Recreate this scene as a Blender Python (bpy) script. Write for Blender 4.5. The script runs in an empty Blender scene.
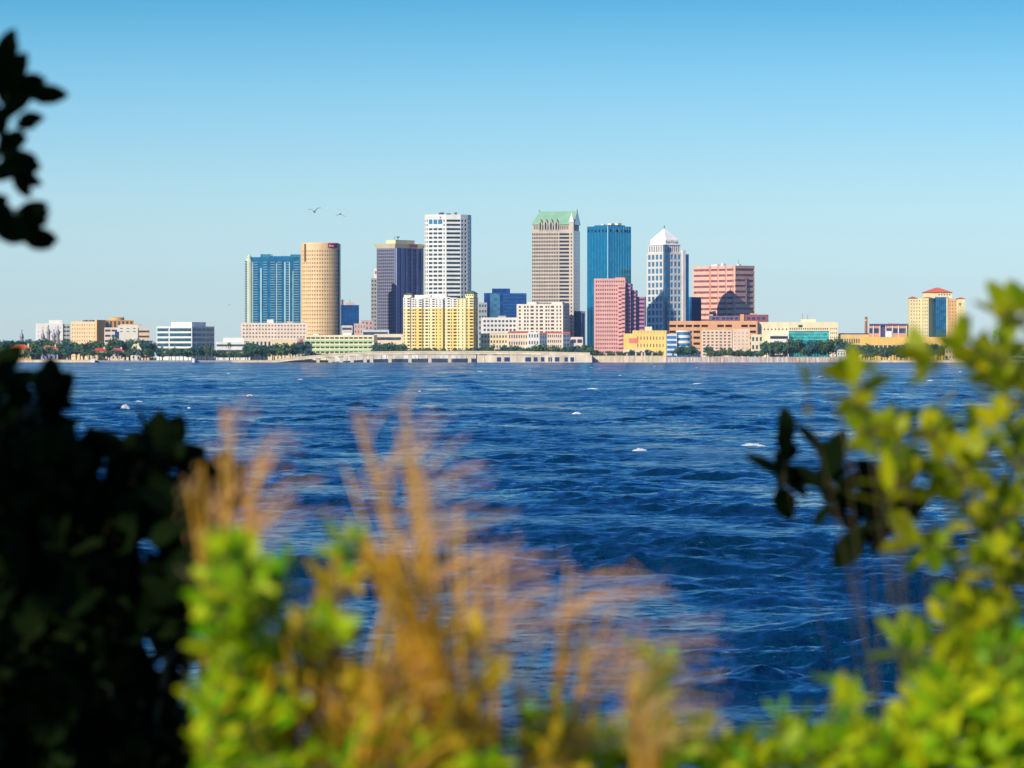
import bpy, bmesh, math, random
import numpy as np
from mathutils import Vector, Matrix, Euler
R = math.radians
random.seed(7)
rng = np.random.default_rng(11)
scene = bpy.context.scene
col = scene.collection

# ------------------------------------------------------------------ camera, sky, sun, exposure
F, CX, HY, CAMZ, W, H = 4545.0, 512.0, 356.5, 6.0, 1024, 768
cd = bpy.data.cameras.new('camera'); cam = bpy.data.objects.new('camera', cd); col.objects.link(cam)
cd.sensor_width = 36; cd.lens = F * 36 / 1024; cd.clip_start = 0.5; cd.clip_end = 40000
cam.location = (0, 0, CAMZ); cam.rotation_euler = (R(90), 0, 0)
cd.shift_y = (HY - H / 2) / W
cd.dof.use_dof = True; cd.dof.focus_distance = 420; cd.dof.aperture_fstop = 5.4; cd.dof.aperture_blades = 8
scene.camera = cam
SUN_EL, SUN_PHI = 29.0, 40.0                 # sun behind the camera and to its left
sdir = Vector((-math.sin(R(SUN_PHI)) * math.cos(R(SUN_EL)), -math.cos(R(SUN_PHI)) * math.cos(R(SUN_EL)), math.sin(R(SUN_EL))))
world = bpy.data.worlds.new('World'); scene.world = world; world.use_nodes = True
nt = world.node_tree; nt.nodes.clear()
out = nt.nodes.new('ShaderNodeOutputWorld'); bg = nt.nodes.new('ShaderNodeBackground')
sky = nt.nodes.new('ShaderNodeTexSky'); sky.sky_type = 'NISHITA'; sky.sun_disc = False
sky.sun_elevation = R(SUN_EL); sky.sun_rotation = R(180 + SUN_PHI)
sky.air_density = 1.0; sky.dust_density = 0.3; sky.ozone_density = 4.0; sky.altitude = 0
hsv = nt.nodes.new('ShaderNodeHueSaturation'); hsv.inputs['Saturation'].default_value = 1.2
nt.links.new(sky.outputs[0], hsv.inputs['Color'])
tcw = nt.nodes.new('ShaderNodeTexCoord'); sxyz = nt.nodes.new('ShaderNodeSeparateXYZ'); rmp = nt.nodes.new('ShaderNodeValToRGB'); mul = nt.nodes.new('ShaderNodeMix')
mul.data_type = 'RGBA'; mul.blend_type = 'MULTIPLY'; mul.inputs[0].default_value = 1.0      # bluer, cleaner air than the model's near the horizon
el = rmp.color_ramp.elements; el[0].position = 0.0; el[0].color = (.66, .80, 1.12, 1); el[1].position = 1.0; el[1].color = (.45, .62, .80, 1)
for ps, cc_ in ((.035, (.53, .67, .87, 1)), (.062, (.33, .55, .74, 1)), (.082, (.14, .42, .60, 1)), (.2, (.17, .54, 1.0, 1)), (.5, (.22, .46, .80, 1))):
    e_ = el.new(ps); e_.color = cc_
nt.links.new(tcw.outputs['Generated'], sxyz.inputs[0]); nt.links.new(sxyz.outputs['Z'], rmp.inputs[0])
nt.links.new(hsv.outputs[0], mul.inputs[6]); nt.links.new(rmp.outputs[0], mul.inputs[7])
nt.links.new(mul.outputs[2], bg.inputs[0]); bg.inputs[1].default_value = 0.15
nt.links.new(bg.outputs[0], out.inputs[0])
sl = bpy.data.lights.new('sun', 'SUN'); sl.energy = 4.9; sl.angle = R(0.5); sl.color = (1.0, 0.89, 0.69)
sun = bpy.data.objects.new('sun', sl); col.objects.link(sun)
sun.rotation_euler = sdir.to_track_quat('Z', 'Y').to_euler(); sun.location = (-20, -20, 40)
scene.view_settings.view_transform = 'Standard'; scene.view_settings.look = 'None'
scene.view_settings.exposure = 0.16; scene.view_settings.gamma = 1.0; scene.view_settings.use_curve_mapping = False
scene.cycles.max_bounces = 6; scene.cycles.use_denoising = True
scene.cycles.transparent_max_bounces = 8

def at(px, py, Y): return Vector(((px - CX) / F * Y, Y, CAMZ + (HY - py) / F * Y))

# ------------------------------------------------------------------ materials
def lin(c):
    o = []
    for v in c:
        v = v / 255.0
        o.append(v / 12.92 if v <= 0.04045 else ((v + 0.055) / 1.055) ** 2.4)
    return o
MC = {}
def paint(r, g, b, k=0.8, rough=0.75, noise=0.10, scale=0.15):
    """painted or rendered wall: observed colour times k, faintly weathered"""
    key = ('p', r, g, b, k, rough, noise, scale)
    if key in MC: return MC[key]
    m = bpy.data.materials.new('painted_wall'); m.use_nodes = True; n = m.node_tree
    p = n.nodes['Principled BSDF']; c = [v * k for v in lin((r, g, b))]
    p.inputs['Roughness'].default_value = rough
    tc = n.nodes.new('ShaderNodeTexCoord'); mp = n.nodes.new('ShaderNodeMapping'); mp.inputs['Scale'].default_value = (1, 1, 0.35)
    t = n.nodes.new('ShaderNodeTexNoise'); t.inputs['Scale'].default_value = scale; t.inputs['Detail'].default_value = 5
    cr = n.nodes.new('ShaderNodeValToRGB')
    cr.color_ramp.elements[0].position = 0.3; cr.color_ramp.elements[1].position = 0.7
    cr.color_ramp.elements[0].color = (*[v * (1 - noise) for v in c], 1)
    cr.color_ramp.elements[1].color = (*[min(0.9, v * (1 + noise)) for v in c], 1)
    n.links.new(tc.outputs['Object'], mp.inputs[0]); n.links.new(mp.outputs[0], t.inputs['Vector'])
    n.links.new(t.outputs[0], cr.inputs[0]); n.links.new(cr.outputs[0], p.inputs['Base Color'])
    MC[key] = m; return m
def glass(r, g, b, metal=0.75, rough=0.12, vary=0.25, cell=3.5):
    """mirror glazing with slightly different panes"""
    key = ('g', r, g, b, metal, rough, vary, cell)
    if key in MC: return MC[key]
    m = bpy.data.materials.new('glazing'); m.use_nodes = True; n = m.node_tree
    p = n.nodes['Principled BSDF']; c = lin((r, g, b))
    p.inputs['Metallic'].default_value = metal; p.inputs['Roughness'].default_value = rough
    tc = n.nodes.new('ShaderNodeTexCoord'); sn = n.nodes.new('ShaderNodeVectorMath'); sn.operation = 'SNAP'
    sn.inputs[1].default_value = (cell, cell, cell)
    wn = n.nodes.new('ShaderNodeTexWhiteNoise')
    cr = n.nodes.new('ShaderNodeValToRGB')
    cr.color_ramp.elements[0].color = (*[v * (1 - vary) for v in c], 1)
    cr.color_ramp.elements[1].color = (*[min(1, v * (1 + vary)) for v in c], 1)
    ge = n.nodes.new('ShaderNodeNewGeometry')
    n.links.new(ge.outputs['Position'], sn.inputs[0]); n.links.new(sn.outputs[0], wn.inputs['Vector'])
    n.links.new(wn.outputs['Value'], cr.inputs[0]); n.links.new(cr.outputs[0], p.inputs['Base Color'])
    MC[key] = m; return m
def leafmat(name, c0, c1, trans=0.35, rough=0.45, spec=0.35):
    m = bpy.data.materials.new(name); m.use_nodes = True; n = m.node_tree
    p = n.nodes['Principled BSDF']; ge = n.nodes.new('ShaderNodeNewGeometry'); cr = n.nodes.new('ShaderNodeValToRGB')
    cr.color_ramp.elements[0].color = (*c0, 1); cr.color_ramp.elements[1].color = (*c1, 1)
    n.links.new(ge.outputs['Random Per Island'], cr.inputs[0])
    n.links.new(cr.outputs[0], p.inputs['Base Color']); p.inputs['Roughness'].default_value = rough
    p.inputs['Specular IOR Level'].default_value = spec * .5
    if trans > 0:
        tr = n.nodes.new('ShaderNodeBsdfTranslucent'); mx = n.nodes.new('ShaderNodeMixShader'); mx.inputs[0].default_value = trans
        n.links.new(cr.outputs[0], tr.inputs[0]); n.links.new(p.outputs[0], mx.inputs[1]); n.links.new(tr.outputs[0], mx.inputs[2])
        n.links.new(mx.outputs[0], n.nodes['Material Output'].inputs[0])
    return m
BARK = paint(95, 85, 50, 0.6, 0.9, 0.3, 3)

# ------------------------------------------------------------------ mesh helpers
class MB:
    def __init__(s): s.v = []; s.f = []
    def quad(s, a, b, c, d):
        k = len(s.v); s.v += [tuple(a), tuple(b), tuple(c), tuple(d)]; s.f.append((k, k + 1, k + 2, k + 3))
    def poly(s, pts):
        k = len(s.v); s.v += [tuple(p) for p in pts]; s.f.append(tuple(range(k, k + len(pts))))
    def box(s, x0, x1, y0, y1, z0, z1):
        k = len(s.v)
        s.v += [(x0, y0, z0), (x1, y0, z0), (x1, y1, z0), (x0, y1, z0), (x0, y0, z1), (x1, y0, z1), (x1, y1, z1), (x0, y1, z1)]
        for f in ((0, 3, 2, 1), (4, 5, 6, 7), (0, 1, 5, 4), (1, 2, 6, 5), (2, 3, 7, 6), (3, 0, 4, 7)):
            s.f.append(tuple(k + i for i in f))
    def prism(s, pts, z0, z1, top=True):
        n = len(pts); k = len(s.v)
        s.v += [(p[0], p[1], z0) for p in pts] + [(p[0], p[1], z1) for p in pts]
        for i in range(n):
            j = (i + 1) % n; s.f.append((k + i, k + j, k + n + j, k + n + i))
        s.f.append(tuple(k + n + i for i in range(n))); s.f.append(tuple(k + n - 1 - i for i in range(n)))
    def lathe(s, cx, cy, prof, n=16):
        k = len(s.v)
        for r, z in prof:
            for i in range(n):
                a = 2 * math.pi * i / n; s.v.append((cx + r * math.cos(a), cy + r * math.sin(a), z))
        for q in range(len(prof) - 1):
            for i in range(n):
                j = (i + 1) % n; b = k + q * n
                s.f.append((b + i, b + j, b + n + j, b + n + i))
        s.f.append(tuple(k + (len(prof) - 1) * n + i for i in range(n)))
    def tube(s, pts, r0, r1=None, n=6):
        r1 = r0 if r1 is None else r1
        k = len(s.v); m = len(pts)
        for q, p in enumerate(pts):
            p = Vector(p)
            d = (Vector(pts[min(q + 1, m - 1)]) - Vector(pts[max(q - 1, 0)])).normalized()
            a = d.orthogonal().normalized() if abs(d.z) > 0.9 else d.cross(Vector((0, 0, 1))).normalized()
            b = d.cross(a); r = r0 + (r1 - r0) * q / max(1, m - 1)
            for i in range(n):
                t = 2 * math.pi * i / n; s.v.append(tuple(p + a * (r * math.cos(t)) + b * (r * math.sin(t))))
        for q in range(m - 1):
            for i in range(n):
                j = (i + 1) % n; s.f.append((k + q * n + i, k + q * n + j, k + (q + 1) * n + j, k + (q + 1) * n + i))
        s.f.append(tuple(k + (m - 1) * n + i for i in range(n)))
    def mesh(s, name, mat, smooth=False):
        me = bpy.data.meshes.new(name); me.from_pydata(s.v, [], s.f); me.update()
        if mat: me.materials.append(mat)
        if smooth: me.polygons.foreach_set('use_smooth', [True] * len(me.polygons))
        return me
    def build(s, name, mat, parent=None, loc=(0, 0, 0), smooth=False):
        o = bpy.data.objects.new(name, s.mesh(name, mat, smooth)); col.objects.link(o)
        o.location = loc
        if parent: o.parent = parent
        return o
def link(name, me, parent=None, loc=(0, 0, 0), rz=0):
    o = bpy.data.objects.new(name, me); col.objects.link(o); o.location = loc; o.rotation_euler = (0, 0, rz)
    if parent: o.parent = parent
    return o
def tag(o, label=None, cat=None, group=None, kind=None):
    if label: o['label'] = label
    if cat: o['category'] = cat
    if group: o['group'] = group
    if kind: o['kind'] = kind
    return o
def empty(name, loc, rz=0):
    o = bpy.data.objects.new(name, None); col.objects.link(o); o.location = loc; o.rotation_euler = (0, 0, rz); o.empty_display_size = 1
    return o

# ------------------------------------------------------------------ ground, shore, water
def watermat():
    m = bpy.data.materials.new('bay_water'); m.use_nodes = True; n = m.node_tree; p = n.nodes['Principled BSDF']
    p.inputs['Base Color'].default_value = (0.0002, 0.022, 0.058, 1); p.inputs['Roughness'].default_value = 0.10
    p.inputs['IOR'].default_value = 1.333
    g = n.nodes.new('ShaderNodeNewGeometry')
    def noise(sc, xs, ys, det, rough=0.6):
        mp = n.nodes.new('ShaderNodeMapping'); mp.inputs['Scale'].default_value = (xs, ys, 1)
        t = n.nodes.new('ShaderNodeTexNoise'); t.inputs['Scale'].default_value = sc; t.inputs['Detail'].default_value = det
        t.inputs['Roughness'].default_value = rough
        n.links.new(g.outputs['Position'], mp.inputs[0]); n.links.new(mp.outputs[0], t.inputs['Vector']); return t.outputs[0]
    a = noise(2.2, 1.2, 0.8, 6, 0.65); b = noise(0.35, 1.2, 0.8, 6, 0.65)
    patch = noise(0.03, 1.0, 0.35, 5, 0.75)
    b1 = n.nodes.new('ShaderNodeBump'); b1.inputs['Distance'].default_value = 0.10; b1.inputs['Strength'].default_value = 1.0
    b2 = n.nodes.new('ShaderNodeBump'); b2.inputs['Distance'].default_value = 0.9; b2.inputs['Strength'].default_value = 1.0
    n.links.new(b, b2.inputs['Height']); n.links.new(a, b1.inputs['Height']); n.links.new(b2.outputs[0], b1.inputs['Normal'])
    mp = n.nodes.new('ShaderNodeMapping'); mp.inputs['Scale'].default_value = (1.0, 0.7, 1); rn = n.nodes.new('ShaderNodeTexNoise')
    rn.inputs['Scale'].default_value = 1.6; rn.inputs['Detail'].default_value = 5; rn.inputs['Roughness'].default_value = 0.7
    n.links.new(g.outputs['Position'], mp.inputs[0]); n.links.new(mp.outputs[0], rn.inputs['Vector'])
    def vm(op, a, b_):
        q = n.nodes.new('ShaderNodeVectorMath'); q.operation = op; n.links.new(a, q.inputs[0])
        if isinstance(b_, tuple): q.inputs[1].default_value = b_
        elif b_ is not None: n.links.new(b_, q.inputs[1])
        return q.outputs[0]
    rip = vm('MULTIPLY', vm('SUBTRACT', rn.outputs['Color'], (.5, .5, .5)), (1.9, 2.8, 0.0))
    n.links.new(vm('NORMALIZE', vm('ADD', b1.outputs[0], rip), None), p.inputs['Normal'])
    # wind patches: rougher and smoother water
    mr = n.nodes.new('ShaderNodeMapRange'); mr.inputs['From Min'].default_value = 0.35; mr.inputs['From Max'].default_value = 0.65
    mr.inputs['To Min'].default_value = 0.03; mr.inputs['To Max'].default_value = 0.28
    n.links.new(patch, mr.inputs['Value']); n.links.new(mr.outputs[0], p.inputs['Roughness'])
    return m
WATER = watermat()
NW = 130
wl = 0.42 * (9.0 / 0.42) ** rng.random(NW); ang = rng.normal(0, 0.6, NW) + 0.12
kk = 2 * np.pi / wl; kx = kk * np.sin(ang); ky = kk * np.cos(ang); ph = rng.random(NW) * 2 * np.pi
amp = 0.0175 * wl / 6.283 * np.where(wl > 1.6, 1.0, 1.1)
gk = rng.normal(size=(14, 2)) * np.array([0.55, 0.22]) * (0.25 + rng.random((14, 1)) * 1.2); gp = rng.random(14) * 6.283
def waves(x, y, dr):
    z = np.zeros_like(x); dx = np.zeros_like(x); dy = np.zeros_like(x)
    f = sum(np.sin(gk[q, 0] * x + gk[q, 1] * y + gp[q]) for q in range(14)) / np.sqrt(7)
    lane = np.sin(x * 0.021 + 1.3 * np.sin(y * 0.008)) * np.sin(y * 0.013 + 2 * np.sin(x * 0.011))
    far = 1 + 1.6 * np.clip((y - 450) / 1500, 0, 1)
    gust = np.clip(0.85 + 0.62 * f, 0.25, 2.6) * (1 + 0.3 * lane)
    for i in range(NW):
        fade = np.clip((wl[i] / dr - 0.6) / 1.3, 0, 1)
        t = kx[i] * x + ky[i] * y + ph[i]; a = amp[i] * fade * gust * far
        z += a * np.cos(t); dx -= 0.45 * a * np.sin(ang[i]) * np.sin(t); dy -= 0.45 * a * np.cos(ang[i]) * np.sin(t)
    return z, dx, dy
def step(r): return float(np.interp(r, [46, 350, 900], [0.0018, 0.0018, 0.0045]))
def fan():
    rr = [46.0]
    while rr[-1] < 4660: rr.append(rr[-1] * (1 + step(rr[-1])))
    rr = np.array(rr); na = 430; aa = np.linspace(R(-11), R(11), na)
    Rr, A = np.meshgrid(rr, aa, indexing='ij'); x = Rr * np.tan(A); y = Rr
    z, dx, dy = waves(x, y, Rr * np.interp(Rr, [46, 350, 900], [0.0018, 0.0018, 0.0035]))
    co = np.stack([x + dx, y + dy, z], -1).reshape(-1, 3)
    nr = len(rr); i = np.arange(nr - 1)[:, None]; j = np.arange(na - 1)[None, :]; b = (i * na + j).reshape(-1)
    f = np.stack([b, b + 1, b + na + 1, b + na], -1).reshape(-1)
    me = bpy.data.meshes.new('bay_water'); me.vertices.add(len(co)); me.vertices.foreach_set('co', co.reshape(-1))
    me.loops.add(len(f)); me.loops.foreach_set('vertex_index', f.astype(np.int32))
    nf = len(f) // 4; me.polygons.add(nf); me.polygons.foreach_set('loop_start', np.arange(0, len(f), 4, dtype=np.int32))
    me.polygons.foreach_set('use_smooth', [True] * nf); me.update(calc_edges=True); me.validate()
    me.materials.append(WATER)
    return me
tag(link('water', fan()), kind='structure')
mb = MB(); mb.box(-6000, 6000, 20, 4640, -6, -1.6)
tag(mb.build('deep_water', WATER), kind='structure')
LAND = paint(120, 125, 85, 0.5, 0.95, 0.3, 0.05)
mb = MB(); mb.box(-9000, 9000, 4636, 16000, -6, 2.0)
tag(mb.build('far_ground', LAND), kind='structure')
# near bank the photographer and the shrubs stand on
mb = MB(); prof = [(-14, 4.2), (14, 4.05), (18, 3.3), (24, 1.8), (32, -0.2), (44, -3.0)]
xs = [i * 2.0 - 40 for i in range(41)]
def bz(x, y, z): return z + 0.12 * math.sin(x * 1.3 + y) + 0.08 * math.sin(x * 0.47 - y * 0.8)
for (ya, za), (yb, zb) in zip(prof, prof[1:]):
    for xa, xb in zip(xs, xs[1:]):
        mb.quad((xa, ya, bz(xa, ya, za)), (xb, ya, bz(xb, ya, za)), (xb, yb, bz(xb, yb, zb)), (xa, yb, bz(xa, yb, zb)))
tag(mb.build('near_bank', paint(110, 100, 70, 0.5, 0.95, 0.35, 1.5)), kind='structure')

# whitecaps
mb = MB()
caps = [(640, 450, 15), (752, 446, 24), (63, 402, 5), (138, 402, 9), (126, 410, 8), (188, 409, 5), (128, 370, 6),
        (593, 389, 12), (697, 384, 8), (577, 414, 9), (480, 372, 5), (350, 371, 5), (820, 378, 5),
        (930, 381, 6), (960, 372, 5), (300, 380, 6), (420, 392, 5), (250, 396, 5), (530, 370, 4), (620, 376, 4)]
caps += [(random.uniform(0, 1024), 363.5 + random.random() ** 2 * 26, random.uniform(1.5, 4)) for _ in range(14)]
for px, py, wd in caps:
    Y = CAMZ * F / (py - HY); x0 = (px - CX) / F * Y; hw = wd / 2 / F * Y
    for q in range(int(50 + wd * 10) if wd > 4 else 8):
        u = math.sin(q * 2.3 + wd) * random.random() ** .6; x = x0 + u * hw; y = Y + random.gauss(0, 0.35) - abs(u) * 0.4
        z, dx, dy = waves(np.array([x]), np.array([y]), np.array([Y * 0.0027]))
        zz = float(z[0]) + random.random() ** 2 * 0.004 * min(Y, 400) * 0.12 * (1 - u * u); r = random.uniform(0.00006, 0.00028) * min(Y, 900) * (0.9 if wd < 4.5 else 0.7)
        xx, yy = x + float(dx[0]), y + float(dy[0])
        mb.lathe(xx, yy, [(r * 1.6, zz - r * 0.1), (r * 1.1, zz + r * 0.3), (0.01, zz + r * 0.5)], 5)
tag(mb.build('sea_foam', paint(245, 248, 250, 0.85, 0.6, 0.05)), 'white foam of small breaking crests scattered over the blue bay', 'foam', kind='stuff')

# ------------------------------------------------------------------ buildings
PANES = {}
def pane_mesh(w, h, mat, name='window'):
    k = (round(w, 2), round(h, 2), mat.name, name)
    if k not in PANES:
        m = MB(); m.box(-w / 2, w / 2, -0.04, 0.04, -h / 2, h / 2); PANES[k] = m.mesh(name, mat)
    return PANES[k]
DARKWIN = glass(70, 80, 105, 0.2, 0.2, 0.35)
class Bld:
    def __init__(b, name, x0, xc, x1, Y, label, cat='building', theta=None, depth=None, gz=2.0, group=None):
        a = math.atan((xc - CX) / F); b.th = R(theta) if theta is not None else a
        b.s = Y / F * 1.0; b.Y = Y; b.xc = xc; b.gz = gz
        b.cl = math.cos(b.th - a) or 1; b.sr = math.sin(b.th - a)
        b.L = (xc - x0) * b.s / b.cl
        b.D = depth if depth is not None else (x1 - xc) * b.s / b.sr
        p = at(xc, HY, Y); b.root = empty(name, (p.x, Y, gz), -b.th)
        tag(b.root, label, cat, group)
    def z(b, py): return CAMZ + (HY - py) * b.s - b.gz
    def x(b, px): return -(b.xc - px) * b.s / b.cl            # along the left-front face
    def y(b, px): return (px - b.xc) * b.s / b.sr             # along the right face
    def box(b, name, mat, x0, x1, y0, y1, z0, z1, label=None):
        m = MB(); m.box(x0, x1, y0, y1, z0, z1); o = m.build(name, mat, b.root)
        if label: o['label'] = label
        return o
    def boxes(b, name, mat, items, parent=None, cap=100):
        """many equal parts: one object each, past the cap one stuff part"""
        for it in items[:cap]:
            x0, x1, y0, y1, z0, z1 = it; k = ('bx', name, mat.name, round(x1 - x0, 2), round(y1 - y0, 2), round(z1 - z0, 2))
            if k not in PANES:
                m = MB(); hx, hy, hz = (x1 - x0) / 2, (y1 - y0) / 2, (z1 - z0) / 2; m.box(-hx, hx, -hy, hy, -hz, hz); PANES[k] = m.mesh(name, mat)
            link(name, PANES[k], parent or b.root, ((x0 + x1) / 2, (y0 + y1) / 2, (z0 + z1) / 2))
        if len(items) > cap:
            m = MB()
            for it in items[cap:]: m.box(*it)
            tag(m.build(name, mat, parent or b.root), kind='stuff')
    def walls(b, pts, z0, z1, grids, wmat, gmat=None, recess=0.5, name='wall', wname='window'):
        """pts: plan, counter-clockwise; grids: per edge None or (cols, rows, skip) with cols as fractions of the edge, rows in metres"""
        gmat = gmat or DARKWIN; m = MB(); wins = []
        for i, p in enumerate(pts):
            q = pts[(i + 1) % len(pts)]; g = grids[i] if i < len(grids) else None
            P, Q = Vector((p[0], p[1], 0)), Vector((q[0], q[1], 0)); Wd = (Q - P).length; u = (Q - P) / Wd; n = Vector((u.y, -u.x, 0))
            def pt(a, z, d=0): v = P + u * a - n * d; return (v.x, v.y, z)
            if not g: m.quad(pt(0, z0), pt(Wd, z0), pt(Wd, z1), pt(0, z1)); continue
            cols, rows, skip = g
            xs = [0.0]; 
            for a, c in cols: xs += [a * Wd, c * Wd]
            xs.append(Wd); zs = [z0]
            for a, c in rows: zs += [a, c]
            zs.append(z1)
            for ci in range(len(xs) - 1):
                if ci % 2 == 0:                       # solid pier, full height
                    if xs[ci + 1] - xs[ci] > 1e-4: m.quad(pt(xs[ci], z0), pt(xs[ci + 1], z0), pt(xs[ci + 1], z1), pt(xs[ci], z1))
                    continue
                for ri in range(len(zs) - 1):
                    a0, a1, c0, c1 = xs[ci], xs[ci + 1], zs[ri], zs[ri + 1]
                    if c1 - c0 < 1e-4: continue
                    if ri % 2 == 0 or (skip and skip(ci // 2, ri // 2)):
                        m.quad(pt(a0, c0), pt(a1, c0), pt(a1, c1), pt(a0, c1)); continue
                    r = recess
                    m.quad(pt(a0, c0), pt(a1, c0), pt(a1, c0, r), pt(a0, c0, r)); m.quad(pt(a0, c1, r), pt(a1, c1, r), pt(a1, c1), pt(a0, c1))
                    m.quad(pt(a0, c0), pt(a0, c0, r), pt(a0, c1, r), pt(a0, c1)); m.quad(pt(a1, c0, r), pt(a1, c0), pt(a1, c1), pt(a1, c1, r))
                    v = P + u * ((a0 + a1) / 2) - n * r
                    wins.append(((v.x, v.y, (c0 + c1) / 2), math.atan2(u.y, u.x), a1 - a0, c1 - c0))
        m.poly([(p[0], p[1], z1) for p in pts]); m.poly([(p[0], p[1], z0) for p in reversed(pts)])
        w = m.build(name, wmat, b.root)
        wins.sort(key=lambda t: -round(t[2] * t[3], 1) * 1000 - t[0][2])
        for loc, rz, ww, hh in wins[:100]: link(wname, pane_mesh(ww, hh, gmat, wname), b.root, loc, rz)
        if len(wins) > 100:
            mm = MB()
            for loc, rz, ww, hh in wins[100:]:
                c, s_ = math.cos(rz), math.sin(rz); k = len(mm.v); mm.box(-ww / 2, ww / 2, -0.04, 0.04, -hh / 2, hh / 2)
                for t in range(k, len(mm.v)):
                    X, Y_, Z = mm.v[t]; mm.v[t] = (loc[0] + c * X - s_ * Y_, loc[1] + s_ * X + c * Y_, loc[2] + Z)
            tag(mm.build(wname, gmat, b.root), kind='stuff')
        return w
    def bwalls(b, x0, x1, y0, y1, z0, z1, left=None, right=None, wmat=None, gmat=None, **k):
        return b.walls([(x0, y0), (x1, y0), (x1, y1), (x0, y1)], z0, z1, [left, right], wmat, gmat, **k)
def cols(n, frac=0.5, m0=0.02, m1=0.02):
    w = (1 - m0 - m1) / n; return [(m0 + i * w + w * (1 - frac) / 2, m0 + (i + 1) * w - w * (1 - frac) / 2) for i in range(n)]
def rows(n, z0, z1, frac=0.5):
    h = (z1 - z0) / n; return [(z0 + i * h + h * (1 - frac) / 2, z0 + (i + 1) * h - h * (1 - frac) / 2) for i in range(n)]
def G(nc, nr, z0, z1, fc=0.5, fr=0.5, m0=0.02, m1=0.02, skip=None): return (cols(nc, fc, m0, m1), rows(nr, z0, z1, fr), skip)
def rp(): return random.uniform(0.35, 0.75)
CREAM = paint(250, 232, 200, 0.78); WHITE = paint(248, 244, 236, 0.8); ROOFBOX = paint(205, 200, 190, 0.7)
METAL = paint(140, 140, 145, 0.6, 0.5)
RED_ROOF = paint(232, 108, 80, 0.8, 0.8, 0.2, 0.6)
def hip_roof(b, x0, x1, y0, y1, z0, zt, mat, over=1.0, name='roof', ridge=0.35):
    m = MB(); x0 -= over; x1 += over; y0 -= over; y1 += over; w = (x1 - x0) * (1 - ridge) / 2; ym = (y0 + y1) / 2
    a, c, d, e = (x0, y0, z0), (x1, y0, z0), (x1, y1, z0), (x0, y1, z0); r0, r1 = (x0 + w, ym, zt), (x1 - w, ym, zt)
    m.poly([a, c, r1, r0]); m.poly([c, d, r1]); m.poly([d, e, r0, r1]); m.poly([e, a, r0]); m.poly([e, d, c, a])
    return m.build(name, mat, b.root)
def mast(b, x, y, z0, z1, r=0.3, name='mast'):
    m = MB(); m.tube([(x, y, z0), (x, y, z1)], r, r * 0.5, 6); return m.build(name, METAL, b.root)
def rooftop(b, x0, x1, y0, y1, z, n=4, mat=None, hmax=3.0):
    its = []
    for _ in range(n):
        x = random.uniform(x0, x1 - 3); y = random.uniform(y0, y1 - 3); its.append((x, x + random.uniform(2, 5), y, y + 3, z + 0.003, z + random.uniform(1.0, hmax)))
    b.boxes('rooftop_unit', mat or ROOFBOX, its)

# --- blue glass condominium tower, left
b = Bld('condo_tower', 245, 300, 305, 5150, 'blue glass condominium tower with white balconies behind the pinkish long hotel', 'tower', theta=6, depth=26)
BLUEG = glass(35, 115, 155, 0.7, 0.15); zt = b.z(257)
b.bwalls(b.x(247), 0, 0, 26, 0, zt, None, None, BLUEG, name='glazing')
b.boxes('pier', paint(195, 230, 235, 0.75), [(b.x(p), b.x(p + w), -1.3, -0.02, 0, b.z(t)) for p, w, t in ((252.5, .8, 262), (260.5, 1.3, 268), (276.5, .7, 263), (284.5, 1.2, 262), (289.2, .9, 262), (292.8, .7, 271))])
fl = [b.z(262) - i * (b.z(262) - 10) / 36 for i in range(36)]
b.boxes('balcony', paint(170, 200, 210, 0.7), [(b.x(p0), b.x(p1), -1.6, -0.01, z - 0.4, z + 0.15) for z in fl for p0, p1 in ((254, 258), (263.5, 267.5), (270.5, 275.5), (277.5, 282), (286, 289), (294, 299))])
m = MB(); m.lathe(b.x(248.8), 2.5, [(4.2, 0), (4.2, b.z(262)), (3.4, b.z(260)), (2.8, b.z(256.5)), (0.6, b.z(254.5)), (0.1, b.z(252))], 14)
m.build('corner_turret', paint(225, 235, 205, 0.75), b.root, smooth=False)
b.boxes('balcony_ring', BLUEG, [(b.x(245.2), b.x(246.6), -2.4, 4, z, z + 1.3) for z in fl])
b.box('roof_screen', glass(60, 125, 150, 0.5), b.x(260), b.x(270), 3, 20, zt, b.z(254)); b.box('roof_screen', glass(60, 125, 150, 0.5), b.x(290), b.x(300), 3, 20, zt, b.z(254.3))
b.box('roof_screen', glass(60, 125, 190, 0.5), b.x(270), b.x(290), 5, 20, zt, b.z(255.8))

# --- round beige tower
b = Bld('round_tower', 300, 320, 340, 5080, 'beige cylindrical office tower with many tiny windows and a red sign', 'tower', theta=0, depth=40)
r = 20 * b.s; n = 48; zt = b.z(243.5); a0 = math.pi / n
pts = [(r * math.cos(2 * math.pi * i / n + a0), r * math.sin(2 * math.pi * i / n + a0) + r) for i in range(n)]
BEIGE = paint(250, 212, 160, 0.78)
gr = [(([(0.3, 0.72)]), rows(27, 4, b.z(249), 0.42), None) if math.sin(2 * math.pi * (i + 1) / n) < 0.1 else None for i in range(n)]
b.walls(pts, 0, zt, gr, BEIGE, glass(120, 90, 70, 0.1, 0.3), recess=0.35)
m = MB(); m.prism([(p[0] * 0.9, (p[1] - r) * 0.9 + r) for p in pts], zt - 1, zt + 1.0); m.build('roof_parapet', BEIGE, b.root)
def arc_plate(name, mat, a1, a2, z0, z1, rad, parent, k=8):
    m = MB(); A = [a1 + (a2 - a1) * i / k for i in range(k + 1)]
    ins = [((rad - 0.6) * math.cos(t), (rad - 0.6) * math.sin(t) + r) for t in A]; ou = [(rad * math.cos(t), rad * math.sin(t) + r) for t in A]
    m.prism(ou + ins[::-1], z0, z1); return m.build(name, mat, parent)
def apx(px): return -math.acos(max(-1, min(1, (px - 320) * b.s / r)))
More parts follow.
